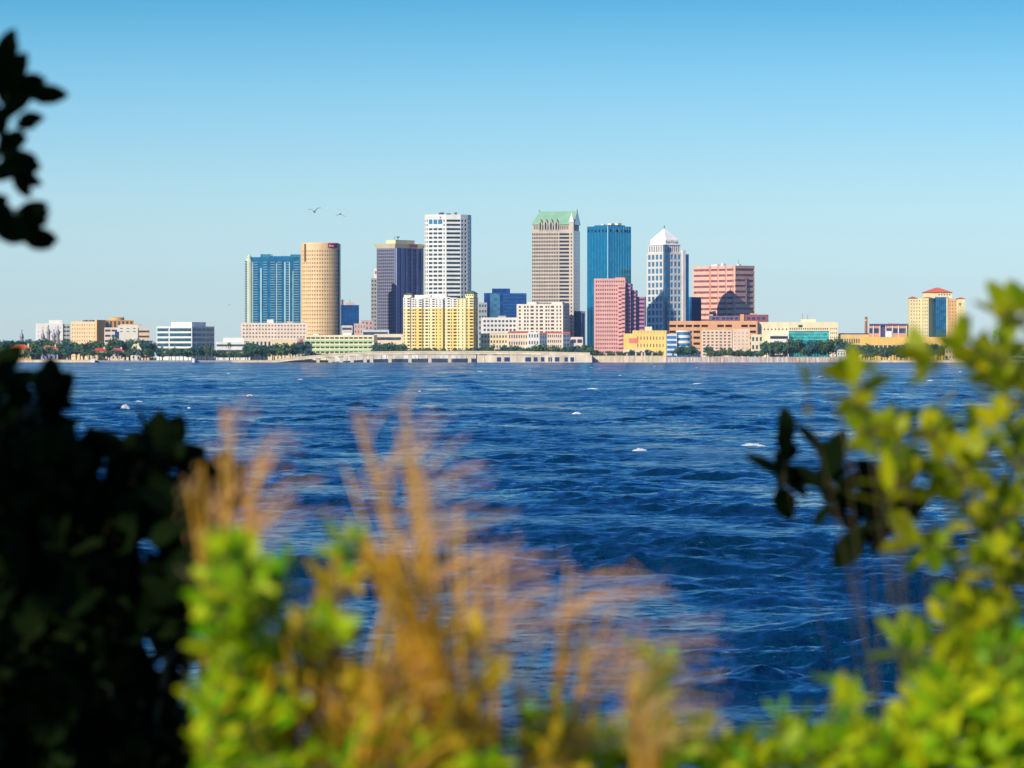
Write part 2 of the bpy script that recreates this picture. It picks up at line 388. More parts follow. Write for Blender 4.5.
arc_plate('sign', paint(215, 30, 80, 0.7), apx(327.8), apx(337), b.z(247.6), zt + 0.4, r + 0.5, b.root)
sg = b.root.children[-1]
for k_, (p0, p1, za, zb) in enumerate(((329, 329.7, 246.6, 244.6), (330.3, 331, 246.6, 245.2), (331.4, 332.2, 246.6, 245.0), (332.6, 333.2, 246.6, 245.3))):
    arc_plate('lettering', WHITE, apx(p0), apx(p1), b.z(za), b.z(zb), r + 0.75, sg, 2)
arc_plate('slot_shade_plate', paint(150, 115, 80, 0.5), apx(303.9), apx(305.9), b.z(261.5), zt - 0.2, r + 0.2, b.root)  # raised plate in darker beige, painted for the shade inside a slot
arc_plate('edge_shade_panel', glass(40, 70, 120, 0.5), apx(337.6), apx(339.9), 4, zt - 0.3, r + 0.25, b.root)  # dark blue strip painting the shade along the tower's right edge

# --- small dark blue glass block right of it
b = Bld('glass_block', 341, 359, 359, 5200, 'small dark blue glass office block right of the round beige tower', theta=None, depth=30)
b.bwalls(-b.L, 0, 0, 30, 0, b.z(305), None, None, glass(30, 85, 150, 0.7, 0.15, 0.15), name='glazing')
b.boxes('mullion', glass(60, 120, 170, 0.6), [(-b.L + i * b.L / 8 - .15, -b.L + i * b.L / 8 + .15, -0.3, -0.01, 0, b.z(305)) for i in range(1, 8)])
b.box('penthouse', paint(225, 190, 175), b.x(346), b.x(355), 8, 20, b.z(305), b.z(302.6)); b.box('penthouse', paint(220, 160, 160), b.x(341.5), b.x(344), 6, 12, b.z(305), b.z(299.5)); mast(b, b.x(350), 10, b.z(302.6), b.z(299))
# --- dark blue tower with cream crown
b = Bld('dark_tower', 376.5, 395, 423.5, 5120, 'dark blue tower with vertical white ribs and a flared cream crown', 'tower', theta=38)
zt = b.z(248); NAVY = glass(55, 70, 135, 0.5, 0.2, 0.2)
b.bwalls(-b.L, 0, 0, b.D, 0, zt, (cols(9, 0.6, 0.03, 0.05), rows(34, 2, zt - 1, 0.62), None), None, paint(150, 150, 170, 0.6), glass(60, 65, 110, 0.4, 0.2), recess=0.3)
b.box('side_glazing', NAVY, 0.003, 0.35, 0.6, b.D, 0, zt)
b.boxes('rib', paint(175, 195, 225, 0.8), [(0.36, 1.5, y - 0.35, y + 0.35, 0, zt) for y in [b.y(395.7 + i * 5.15) for i in range(6)]])
m = MB(); zc = b.z(243.5); o1 = 3.0
m.poly([(-b.L - o1, -o1, zc), (o1, -o1, zc), (o1, b.D + o1, zc), (-b.L - o1, b.D + o1, zc)])
for p, q in (((-b.L, 0), (0, 0)), ((0, 0), (0, b.D)), ((0, b.D), (-b.L, b.D)), ((-b.L, b.D), (-b.L, 0))):
    f = lambda v: (v[0] + (o1 if v[0] > -1 else -o1), v[1] + (o1 if v[1] > 1 else -o1))
    a_, c_ = f(p), f(q); m.poly([(*p, zt), (*q, zt), (*c_, zc), (*a_, zc)])
m.build('crown', paint(248, 236, 200, 0.78), b.root)
m = MB(); m.poly([(-b.L, 0, zt + .05), (0, 0, zt + .05), (0, b.D, zt + .05), (-b.L, b.D, zt + .05)])
CR2 = paint(240, 222, 180, 0.78); zc2 = b.z(239.8); m = MB()
xa, xb, ya, yb = -b.L * 0.55, -1.0, 2, b.D * 0.72
m.prism([(xa, ya), (xb, ya), (xb, yb), (xa, yb)], zc + 0.003, zc2); m.build('penthouse', CR2, b.root)
b.box('sign', paint(190, 130, 165, 0.7), 0.0 + o1 + 0.01, o1 + 0.3, b.D * 0.42, b.D * 0.72, zt + 1.2, zc - 0.6)
m = MB(); m.lathe(-6, b.D * .25, [(0.4, zc2), (0.4, zc2 + 2), (2.2, zc2 + 4), (0.3, zc2 + 3.4)], 10); m.build('antenna_dish', METAL, b.root); mast(b, -9, b.D * .2, zc2, zc2 + 5)
# slab left of it
b = Bld('narrow_slab', 371, 376.8, 376.8, 5090, 'narrow grey beige slab pressed against the left of the dark blue tower', theta=None, depth=14)
b.bwalls(-b.L, 0, 0, 14, 0, b.z(278), G(2, 20, 2, b.z(279), 0.6, 0.5), None, paint(190, 185, 175, 0.7), DARKWIN, recess=.2)
b.box('penthouse', WHITE, b.x(374), 0, 1, 10, b.z(278), b.z(268.5)); b.box('vent_panel', paint(220, 110, 110), b.x(374.8), -.3, 0.8, 0.98, b.z(274), b.z(271))
# --- white chamfered tower
b = Bld('white_tower', 447.5, 447.5, 447.5, 5130, 'tallest white octagonal tower with dark window bands behind the yellow condominium', 'tower', theta=0, depth=40)
s = b.s; zt = b.z(214.5); P = [(-22.0, 7), (-1.6, 0), (13.2, 2.2), (20.2, 8), (23.6, 22), (20, 36), (0, 40), (-20, 36), (-23.5, 22)]
P = [(x * s, y * s) for x, y in P]; WT = paint(250, 246, 240, 0.8); nf = 33
rw = rows(nf, 2, b.z(218.5), 0.52); TEAL = glass(25, 65, 80, 0.2, 0.2)
def c5(ci, ri): return ri >= nf - 2 and ci in (1, 2, 3)
g1 = ([(.05, .10), (.16, .34), (.385, .575), (.62, .82), (.88, .94)], rw, c5)
g2 = ([(.04, .97)], rw, None); g3 = ([(.10, .36), (.56, .82)], rw, None); g4 = ([(.08, .92)], rw, None)
b.walls(P, 0, zt, [g1, g2, g3, g4, None, None, None, None, g4], WT, TEAL, recess=0.35)
u = (Vector((P[1][0], P[1][1], 0)) - Vector((P[0][0], P[0][1], 0))); rz = math.atan2(u.y, u.x)
for f0, f1 in ((.16, .34), (.385, .575), (.62, .82)):
    c = Vector((P[0][0], P[0][1], 0)) + u * ((f0 + f1) / 2); c.z = b.z(221.6); nn = Vector((u.y, -u.x, 0)).normalized(); c += nn * 0.1
    link('window', pane_mesh(u.length * (f1 - f0), 4.7 * s, glass(60, 130, 170, 0.6), 'window'), b.root, c, rz)
for k_ in range(11):
    c = Vector((P[0][0], P[0][1], 0)) + u * (0.1 + 0.05 * k_); c.z = b.z(217.4); c += nn * 0.1
    link('lettering', pane_mesh(0.55, 1.0, paint(235, 175, 170), 'lettering'), b.root, c, rz)
m = MB(); c = Vector((P[0][0], P[0][1], 0)) + u * 0.73 + nn * 0.2; c.z = b.z(217.4)
ex = u.normalized(); pl = [c + ex * (0.9 * x) + Vector((0, 0, 0.9 * z)) for x, z in ((0, -1.3), (1.1, 0), (1, .8), (.5, 1.1), (0, .7), (-.5, 1.1), (-1, .8), (-1.1, 0))]
k0 = len(m.v); m.poly(pl); m.poly([p + nn * 0.15 for p in pl]); m.build('emblem', paint(205, 40, 55), b.root)
rooftop(b, -10 * s, 10 * s, 10 * s, 20 * s, zt, 7, paint(110, 100, 105, 0.6), 3.2)
# --- yellow condominium
b = Bld('yellow_condo', 403, 473.5, 478, 4800, 'long pale yellow condominium with white top floors and green hip roofs', 'apartment block', theta=9)
YEL = paint(253, 236, 178, 0.84); YEL2 = paint(252, 220, 130, 0.84); zt = b.z(297); zw = b.z(308); Dp = b.D
def condo(x0, x1, y0, z0, z1, mt, nr, cc, right=None): b.bwalls(x0, x1, y0, Dp, z0, z1, (cc, rows(nr, z0 + .5, z1 - .4, 0.5), None), right, mt, glass(75, 50, 45, 0.1, 0.35), recess=1.3, wname='balcony_opening')
segs = [(403, 410, 0), (410, 414, 1.4), (414, 422, 0), (422, 428, 1.8), (428, 435, 0.2), (435, 443, -1.2), (443, 450, 1.6), (450, 457, 0.2), (457, 466, -1.6), (466, 473.5, -0.5)]
for i, (p0, p1, off) in enumerate(segs):
    cc = [(.1, .25), (.5, .95)] if i % 2 else [(.12, .26), (.6, .95)]
    if i in (5, 8): cc = [(.15, .28), (.6, .72)]
    x0, x1 = b.x(p0), b.x(p1)
    last = i == len(segs) - 1
    condo(x0, x1 - (0 if last else 0.02), off, 0, zw, YEL2 if i in (2, 5, 7, 9) else YEL, 16, cc, G(2, 16, 1, zw, .5, .5) if last else None)
    condo(x0, x1 - (0 if last else 0.02), off, zw + .003, zt - (i % 3) * 0.8, WHITE if i < 8 else YEL, 4, cc, G(2, 4, zw, zt, .5, .5) if last else None)
b.bwalls(b.x(465), b.x(473.2), 2, Dp - 1, zt - .3, b.z(293.5), (cols(4, .5), [(b.z(296), b.z(294.6))], None), None, YEL, DARKWIN, name='upper_wall')
GREEN_R = paint(95, 140, 100, 0.7)
hip_roof(b, b.x(465), b.x(473.2), 2, Dp - 1, b.z(293.4), b.z(290.5), GREEN_R)
b.bwalls(b.x(403.5), b.x(411), 1.5, 12, zt, b.z(294.6), None, None, CREAM, name='upper_wall'); hip_roof(b, b.x(403.5), b.x(411), 1.5, 12, b.z(294.5), b.z(292.8), GREEN_R, .6)
b.box('penthouse', WHITE, b.x(414), b.x(430), 3, 14, zt - 2, b.z(294.8)); b.box('penthouse', WHITE, b.x(431), b.x(446), 3, 14, zt - 2, b.z(294))

# --- blue glass group
b = Bld('glass_offices', 482, 527, 527, 5250, 'cluster of plain blue glass office slabs right of the yellow condominium', theta=None, depth=40)
BG = glass(45, 105, 175, 0.7, 0.12, 0.12)
b.box('glazed_wing', glass(35, 90, 160, 0.7), b.x(484), b.x(492), 0, 30, 0, b.z(293)); b.box('glazed_wing', glass(110, 160, 190, 0.7), b.x(490), b.x(500), -4, -.01, 0, b.z(293.3))
b.box('glazed_wing', glass(40, 95, 170, 0.7), b.x(492.01), b.x(510), 2, 30, 0, b.z(288.5))
b.box('glazed_wing', BG, b.x(503), b.x(526.5), -1, 1.9, 0, b.z(293.2))
b.boxes('floor_line', glass(80, 130, 185, 0.6), [(b.x(503), b.x(526.5), -1.2, -1.01, z, z + .7) for z in [b.z(294.6) - i * 3.9 for i in range(13)]])
b = Bld('grey_block', 478.5, 487, 487, 5100, 'pale grey block squeezed between yellow condominium and blue glass slabs', theta=None, depth=14)
b.bwalls(-b.L, 0, 0, 14, 0, b.z(302.5), G(3, 10, 2, b.z(303), .6, .45), None, paint(185, 195, 195, .7), recess=.2)
# --- white apartment row
b = Bld('white_office', 481, 517, 517, 4960, 'long low white office with rows of windows left of the cream apartment block', theta=None, depth=20)
b.bwalls(-b.L, 0, 0, 20, 0, b.z(317.5), G(9, 9, 2, b.z(319), .62, .5, .05), None, paint(240, 235, 228), recess=.4)
b.box('penthouse', ROOFBOX, b.x(498), b.x(506), 4, 10, b.z(317.5), b.z(315.8))
b = Bld('cream_apartments', 516.5, 563, 569.5, 4920, 'cream apartment block with dark balcony stacks in front of the green roofed tower', 'apartment block', theta=14)
CA = paint(245, 235, 218)
cc = [(.05, .09), (.16, .20), (.225, .26), (.30, .37), (.42, .46), (.50, .57), (.62, .66), (.68, .71), (.74, .81), (.86, .89), (.93, .96)]
b.bwalls(-b.L, 0, 0, b.D, 0, b.z(304), (cc, rows(15, 1, b.z(305), .55), None), G(3, 15, 1, b.z(305), .5, .5), CA, glass(90, 80, 85, .2, .3), recess=0.9)
b.box('penthouse', CA, b.x(527), b.x(536), 2, 12, b.z(304), b.z(302)); b.box('penthouse', CA, b.x(551), b.x(562), 2, 12, b.z(304), b.z(302))
def lowrow(name, label, x0, x1, Y, top, colr, nc, nr, red=False, bot=None, cat='building', theta=None, depth=14, fc=.5, fr=.5, gm=None, rec=.4):
    b = Bld(name, x0, x1, x1, Y, label, cat, theta, depth)
    b.bwalls(-b.L, 0, 0, depth, 0, b.z(top), G(nc, nr, 1.0, b.z(top) - .6, fc, fr), G(4, nr, 1.0, b.z(top) - .6, fc, fr), colr, gm, recess=rec)
    if red: hip_roof(b, -b.L, 0, 0, depth, b.z(top) + .003, b.z(top - 1.6), RED_ROOF, .5, ridge=.85)
    return b
PK = paint(250, 225, 200)
lowrow('terrace_block', 'cream low block with paired windows beside the foot of yellow condominium', 480.5, 508, 4820, 333.5, paint(248, 228, 185), 9, 5)
lowrow('terrace_block', 'pinkish four storey block with red roof edge left of the blue gap', 508, 528, 4815, 332.8, PK, 8, 4, True)
lowrow('terrace_block', 'white gabled middle block of the red roofed waterfront row', 528, 539, 4808, 332.0, WHITE, 4, 4, False)
lowrow('terrace_block', 'recessed shaded blue block between two red roofed terraces', 539.5, 547, 4850, 334, paint(120, 150, 190, .6), 3, 5, True)  # wall paint carries the blue shade of the recess
lowrow('terrace_block', 'cream red roofed block with two dark balcony stacks below the tower', 547, 562, 4815, 333, PK, 7, 5, True)
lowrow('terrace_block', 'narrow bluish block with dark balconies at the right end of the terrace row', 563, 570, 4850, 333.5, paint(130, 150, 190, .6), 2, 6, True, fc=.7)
lowrow('parking_block', 'small white block with two dark ribbon openings below the green roofed tower', 570.5, 583, 4830, 337, paint(250, 225, 215), 2, 3, fc=.8)

# --- tower with green gable roof
b = Bld('green_roof_tower', 532, 573.3, 579.6, 4970, 'tall beige tower with a green pitched roof and gothic gables', 'tower', theta=13)
BT = paint(215, 198, 178, 0.75); zt = b.z(224.5); zr = b.z(230.5); nf = 34
L, D = b.L, b.D; DG = glass(35, 50, 75, 0.2, 0.2)
cc = [(.005, .03)] + [(.045 + i * .0402, .045 + i * .0402 + .026) for i in range(15)] + [(.66, .93)]
b.bwalls(-L, 0, 0, D, 0, zr, (cc, rows(nf, 3, zr - 2, .56), None), None, BT, DG, recess=.35)
b.box('side_glazing', glass(25, 70, 130, .3), .01, .5, .4, D, 0, zr)
b.boxes('floor_line', glass(90, 130, 170, .5), [(.51, .7, .4, D, z, z + .8) for z in [3 + i * (zr - 5) / 34 for i in range(34)]])
b.bwalls(-L + .5, -.5, .5, D - .5, zr + .003, zt, (cols(22, .45), [(zr + 1.2, zt - 1.5)], None), None, BT, DG, name='crown_wall')
m = MB(); zk = b.z(210.8); o = .8; ym = D / 2
A_, B_, C_, E_ = (-L - o, -o, zt), (o, -o, zt), (o, D + o, zt), (-L - o, D + o, zt); r0, r1 = (-L + 4.2 * s, ym, zk), (o, ym, zk)
m.poly([A_, B_, r1, r0]); m.poly([C_, E_, r0, r1]); m.poly([E_, A_, r0]); m.poly([E_, C_, B_, A_])
m.build('roof', paint(150, 198, 165, .8, .6), b.root)
m = MB(); m.poly([(o + .05, -o, zt), (o + .05, D + o, zt), (o + .05, ym, zk)]); m.poly([(o + .45, -o, zt), (o + .45, D + o, zt), (o + .45, ym, zk + .8)]); m.poly([(o + .05, -o, zt), (o + .45, -o, zt), (o + .45, ym, zk + .8), (o + .05, ym, zk)])
m.build('gable', glass(40, 80, 140, .5), b.root)
for px in (540.3, 545.6, 551, 556.3):
    x = b.x(px); w = 1.9 * b.s; m = MB()
    pl = [(x - w, zr), (x + w, zr), (x + w, b.z(223)), (x, b.z(218.8)), (x - w, b.z(223))]
    m.poly([(p[0], -.6, p[1]) for p in pl]); n5 = len(pl)
    for i in range(n5):
        p, q = pl[i], pl[(i + 1) % n5]; m.quad((p[0], -.6, p[1]), (p[0], 5, p[1]), (q[0], 5, q[1]), (q[0], -.6, q[1]))
    g = m.build('gothic_gable', BT, b.root); w2 = w * .45; m = MB()
    pl = [(x - w2, zr + 1), (x + w2, zr + 1), (x + w2, b.z(224)), (x, b.z(221)), (x - w2, b.z(224))]
    m.poly([(p[0], -.75, p[1]) for p in pl]); m.build('arched_window', DG, g)
# corner bay with its own pointed gable
xb0, xb1 = b.x(569.6), b.x(574.0)
b.bwalls(xb0, xb1, -2.2, -.02, 0, b.z(222.5), ([(.35, .62)], rows(nf, 3, zr - 2, .5), None), None, paint(225, 210, 190, .75), DG, recess=.3, name='corner_bay')
m = MB(); xm = (xb0 + xb1) / 2; zz = b.z(222.45)
for (p, q) in (((xb0 - .6, -2.8), (xb1 + .6, -2.8)), ((xb1 + .6, -2.8), (xb1 + .6, 1.5)), ((xb1 + .6, 1.5), (xb0 - .6, 1.5)), ((xb0 - .6, 1.5), (xb0 - .6, -2.8))): m.poly([(*p, zz), (*q, zz), (xm, -.6, b.z(212))])
m.build('bay_roof', paint(225, 225, 225), b.root)
m = MB(); m.tube([(r0[0], ym, zk), (r0[0], ym, zk + 1.6)], .8, .5); m.build('finial', METAL, b.root)
m = MB(); m.tube([(o, ym, zk), (o, ym, b.z(208.5))], .7, .3); m.build('finial', METAL, b.root)
b.box('annex', glass(45, 95, 150, .5), 1.5, 6.5, D * .3, D, 0, b.z(311)); b.boxes('annex_rib', paint(190, 200, 215), [(6.51, 7.0, D * .3 + i * 4, D * .3 + i * 4 + .8, 0, b.z(313)) for i in range(5)])

# --- blue glass tower
b = Bld('blue_tower', 587, 608, 631.2, 5200, 'tall square tower of plain blue mirror glass with a pale corner line', 'tower', theta=46)
zt = b.z(226)
BTG = glass(25, 140, 185, .85, .08, .05, 7)
b.box('glazing', BTG, -b.L, 0, 0, b.D, 0, zt)
b.boxes('mullion', glass(90, 165, 205, .6), [(x - .22, x + .22, -.35, -.01, 0, zt) for x in [-b.L * (i / 7) for i in range(1, 7)]])
b.boxes('mullion', glass(110, 190, 215, .6), [(.01, .35, y - .22, y + .22, 0, zt) for y in [b.D * (i / 9) for i in range(1, 9)]])
m = MB(); m.box(-.6, .6, -.6, .6, 0, zt + .3); m.build('corner_trim', paint(160, 215, 240, .8), b.root)
LOUV = glass(15, 25, 70, .2, .4)
b.boxes('louvre', LOUV, [(x - .8, x + .8, -.45, -.36, b.z(232), b.z(229.4)) for x in [-b.L * (i + .5) / 6 for i in range(6)]])
b.boxes('louvre', LOUV, [(.36, .45, y - .9, y + .9, b.z(232), b.z(229.4)) for y in [b.D * t for t in (.12, .36, .42, .58, .74, .82, .93)]])
m = MB(); y0 = b.D * .47; m.lathe(0, 0, [(1.3, 0), (1.3, .2)], 10); e = m.build('emblem', paint(245, 185, 180), b.root, (.5, y0, b.z(230.6))); e.rotation_euler = (0, R(90), 0)
b.box('penthouse', glass(50, 110, 150, .5), -b.L * .8, -4, 5, b.D - 6, zt, zt + 1.4); b.boxes('rooftop_unit', WHITE, [(-9, -4, 9, 15, zt + 1.41, zt + 3.4), (-7, -2, 18, 24, zt + 1.41, zt + 3.8), (-20, -16, 9, 12, zt + 1.41, zt + 2.8)]); mast(b, -3, b.D * .6, zt, zt + 4)

# --- pink stepped block
b = Bld('pink_block', 594, 625.3, 626.6, 4860, 'dusty pink office block with a stepped right side below the blue tower', 'building', theta=6, depth=34)
PNK = paint(236, 180, 170, .8); PNK_SHADE = paint(205, 140, 160, .8); L = b.L; fh = 4.3; PW = glass(125, 65, 90, .1, .3); PW2 = glass(70, 60, 120, .3, .2)  # stepped wings take a mauve pink with their shade mixed in
z1 = b.z(278.5)
b.bwalls(-L, 0, 0, 34, 0, z1, (cols(13, .55, .04, .02), rows(int((z1 - 2) / fh), 2, z1 - 1, .45), None), ([(.03, .97)], rows(int((z1 - 2) / fh), 2, z1 - 1, .45), None), PNK, PW, recess=.35)
for i, (p0, p1, t) in enumerate(((625.3, 630.2, 283.5), (630.2, 635.2, 290), (635.2, 643.5, 296.6))):
    z2 = b.z(t); y0 = 4.0 + 5 * i
    b.bwalls(b.x(p0) + .02, b.x(p1), y0, 34 - .01 * i, 0, z2, ([(.03, .97)], rows(int(z2 / fh), 2, z2 - .8, .5), None), ([(.03, .97)], rows(int(z2 / fh), 2, z2 - .8, .5), None), PNK_SHADE, PW2, recess=.4, name='stepped_wing')
for i, (p0, p1, t) in enumerate(((618.5, 625.2, 285.5), (621.8, 625.2, 292))):
    z2 = b.z(t); b.bwalls(b.x(p0), b.x(p1), -1.5 * (i + 1), -1.5 * i - .02, 0, z2, ([(.03, .97)], rows(int(z2 / fh), 2, z2 - .8, .42), None), None, PNK, PW, recess=.4, name='front_bay')
b.box('penthouse', paint(235, 165, 125), b.x(615), b.x(624.8), 1, 9, z1, b.z(277.4))

# --- white tower with pyramid roof
b = Bld('pyramid_tower', 646.5, 664.5, 682, 5100, 'white tower with large square windows and a white pyramid roof', 'tower', theta=64)
zt = b.z(252.5); L, D = b.L, b.D; nf = 15; WB = glass(90, 150, 195, .6, .12)
b.bwalls(-L, 0, 0, D, 0, zt, (cols(4, .68, .04, .10), rows(nf, 2, zt - 1, .7), None), (cols(4, .68, .10, .04), rows(nf, 2, zt - 1, .7), None), paint(238, 232, 222, .8), WB, recess=.5)
b.box('corner_glazing', glass(70, 110, 150, .5), -2.2, 2.2, -.4, 2.2, 0, b.z(244.5))
b.box('side_glazing', glass(30, 90, 165, .7), -L - 1.2, -L - .01, 1, D, 0, b.z(254))
zc = b.z(245)
b.bwalls(-L + 1.8, -1.0, 1.0, D - 1.8, zt + .003, zc, (cols(7, .4), [(zt + 1, zc - 1.2)], None), (cols(7, .4), [(zt + 1, zc - 1.2)], None), paint(240, 235, 228, .8), glass(60, 80, 120, .3), name='crown_wall')
b.box('cornice', WHITE, -L + .9, -.2, .2, D - .9, zc + .003, zc + .8)
m = MB(); za = b.z(227.5); zq = zc + .805; zm = b.z(239.5); ins = 3.0
q0 = [(-L + ins, ins), (-ins, ins), (-ins, D - ins), (-L + ins, D - ins)]
cxm, cym = -L / 2, D / 2
for i in range(4):
    p, q = q0[i], q0[(i + 1) % 4]; m.quad((*p, zq), (*q, zq), (*q, zm), (*p, zm)); m.poly([(*p, zm), (*q, zm), (cxm, cym, za)])
m.build('pyramid_roof', paint(250, 248, 245, .82), b.root); mast(b, cxm, cym, za - .5, b.z(224.5), .8, 'finial')
def text(body, size, mat, parent, loc, rz, name='lettering', ext=.06):
    cu = bpy.data.curves.new('lettering', 'FONT'); cu.body = body; cu.size = size; cu.extrude = ext; cu.align_x = 'CENTER'
    t = bpy.data.objects.new('lettering', cu); col.objects.link(t)
    me = bpy.data.meshes.new_from_object(t.evaluated_get(bpy.context.evaluated_depsgraph_get())); bpy.data.objects.remove(t)
    me.materials.clear(); me.materials.append(mat)
    o = bpy.data.objects.new(name, me); col.objects.link(o); o.parent = parent; o.location = loc; o.rotation_euler = (R(90), 0, rz); return o
text('SunTrust', 4.4, paint(60, 70, 100, .5), b.root, (-ins + .12, D / 2, b.z(243.3)), R(90))
b.box('side_tower', paint(240, 236, 230, .8), -1.5, 1.5 + 0, D + .01, D + 4, 0, b.z(250)); b.box('side_glazing', glass(40, 100, 160, .7), -6, 1.2, D + 4.01, D + 8, 0, b.z(254))
b.box('low_wing', glass(25, 85, 150, .7), -L - 2, -L * .2, -5, -.42, 0, b.z(337))
b = Bld('teal_annex', 684, 691.5, 701, 5200, 'low plain blue block between the pyramid tower and the salmon tower', theta=35)
b.box('glazing', glass(55, 130, 180, .6), -b.L, 0, 0, b.D, 0, b.z(297)); b.box('side_glazing', glass(20, 75, 140, .6), -1, .4, .01, b.D - .01, 0, b.z(299.5))
b.boxes('floor_line', glass(80, 150, 195, .5), [(-b.L, 0, -.2, -.01, z, z + .5) for z in [b.z(299) - i * 4 for i in range(12)]])
# --- salmon tower
b = Bld('salmon_tower', 692.5, 735.3, 754.5, 5212, 'salmon coloured office tower of stacked bands under a pyramid shaped shadow', 'tower', theta=50)
SAL = paint(248, 196, 172, .82); L, D = b.L, b.D; zt = b.z(265.5); nf = 16
SG = glass(150, 95, 110, .2, .25)
b.bwalls(-L, 0, 0, D, 0, zt, ([(.02, .40), (.43, .58), (.61, .77), (.80, .96)], rows(nf, 4, zt - 1.5, .40), None), ([(.03, .97)], rows(nf, 4, zt - 1.5, .45), None), SAL, SG, recess=.5)
b.boxes('pier', paint(238, 150, 130, .8), [(x - .35, x + .35, -.5, -.01, 0, zt) for x in [-L * t for t in (.60, .575, .405, .22, .055)]] )
b.bwalls(-.01, 1.2, -1.0, D * .55, 0, b.z(276.5), ([(.05, .95)], rows(14, 4, b.z(277.5), .40), None), ([(.03, .97)], rows(14, 4, b.z(277.5), .4), None), SAL, SG, recess=.4, name='corner_block')
b.boxes('rooftop_unit', WHITE, [(b.x(708), b.x(714), 5, 9, zt, b.z(264)), (b.x(718), b.x(720), 5, 9, zt, b.z(263.2)), (b.x(733), b.x(735), 6, 9, zt, b.z(264))]); mast(b, b.x(733.5), 8, zt, b.z(259))
# --- low right-of-centre group
b = Bld('yellow_hall', 623.5, 666, 669, 4800, 'yellow low building with pink arches in front of the pink block', theta=12, depth=18)
YL = paint(250, 212, 120, .8)
b.bwalls(-b.L, 0, 0, 18, 0, b.z(333.5), (cols(9, .3, .3, .03), rows(3, 4, b.z(334.5), .45), None), None, YL, glass(90, 80, 120, .2))
b.bwalls(b.x(632), 0, 3, 18, b.z(333.4), b.z(330.5), G(10, 1, b.z(333), b.z(331), .3, .5), None, YL, DARKWIN, name='upper_wall')
b.box('entrance_panel', paint(235, 130, 120), b.x(629), b.x(638), -.4, -.01, b.z(343), b.z(338)); b.box('arcade', paint(245, 215, 195), b.x(623.5), b.x(650), -3, -.41, 0, b.z(349.5))
b.boxes('arcade_shade_panel', paint(120, 90, 90, .4), [(b.x(p), b.x(p + 1.6), -3.1, -3.01, 0.4, b.z(352)) for p in range(625, 649, 3)])  # dark panels on the arcade face, painted for shade under the arches
b.box('pediment', CREAM, b.x(644), b.x(651), 5, 9, b.z(330.5), b.z(326.6))
b = Bld('round_glass_building', 666.5, 692, 692, 4790, 'white building with blue glass bands and a rounded middle', theta=None, depth=20)
b.bwalls(-b.L, b.x(677), 0, 20, 0, b.z(334), (cols(1, .96, .02, .02), rows(5, 1, b.z(335), .6), None), None, paint(230, 235, 238), glass(65, 130, 185, .5), recess=.3)
for k_ in range(5):
    z0 = 1 + k_ * (b.z(332) - 1) / 5; h5 = (b.z(332) - 1) / 5; m = MB(); m.lathe(b.x(684), 8, [(7.7, z0 + h5 * .4), (7.7, z0 + h5)], 24); m.build('glass_band', glass(65, 130, 185, .5), b.root)
    m = MB(); m.lathe(b.x(684), 8, [(8.3, z0 - .4), (8.3, z0 + h5 * .42), (7.6, z0 + h5 * .42)], 24); m.build('spandrel', paint(235, 238, 240), b.root)
m = MB(); m.lathe(b.x(684), 8, [(8.6, b.z(332)), (8.6, b.z(330.6))], 24); m.build('roof_ring', WHITE, b.root)
b = Bld('orange_garage', 668, 757.5, 757.5, 4900, 'long orange parking garage with dark open decks below the salmon tower', 'parking garage', theta=None, depth=30)
OR = paint(242, 180, 130, .8)
b.bwalls(-b.L, 0, 0, 30, 0, b.z(322), (cols(11, .82, .01, .01), rows(6, 2, b.z(323), .42), lambda c, r_: c in (5, 8) and r_ > 1), None, OR, paint(60, 45, 50, .4), recess=1.2, wname='deck_shade_panel')  # dark painted panels close the decks in place of their interior shade
b.box('parapet', OR, -b.L, 0, .5, 29, b.z(321.99), b.z(321))
b = Bld('mauve_building', 709, 768.5, 768.5, 4980, 'flat mauve brown building behind the orange garage', theta=None, depth=20)
MV = paint(150, 115, 135, .7)
b.box('wall', MV, b.x(709), b.x(739.5), 0, 20, 0, b.z(315.8)); b.box('stair_tower', OR, b.x(740), b.x(744), -1, 20, 0, b.z(314.2)); b.box('wall', paint(160, 100, 105, .7), b.x(744.01), 0, 0, 20, 0, b.z(314.6))
b.boxes('window', glass(60, 70, 120, .4), [(b.x(p), b.x(p + 3.2), -.1, -.01, b.z(319.6), b.z(317.2)) for p in (712, 716, 722, 726, 730, 735, 747, 752, 757, 762)])
b.box('rooftop_unit', ROOFBOX, b.x(709), b.x(713), 4, 8, b.z(315.8), b.z(314.2)); b.box('rooftop_unit', paint(235, 175, 140), b.x(750), b.x(757), 4, 8, b.z(314.6), b.z(313.2))
b = Bld('pale_hotel', 701.5, 750, 750, 4760, 'pale peach hotel with balcony rows in front of the orange garage', 'hotel', theta=None, depth=16)
PH = paint(250, 218, 190, .8)
b.bwalls(-b.L, b.x(732), 0, 16, 0, b.z(330), (cols(7, .55, .02, .02), rows(9, 1, b.z(331), .5), None), None, PH, glass(130, 110, 110, .2), recess=.9)
b.bwalls(b.x(732) + .02, 0, .8, 16, 0, b.z(328.8), (cols(4, .2, .05, .05), rows(7, 3, b.z(331), .3), None), None, PH, DARKWIN)
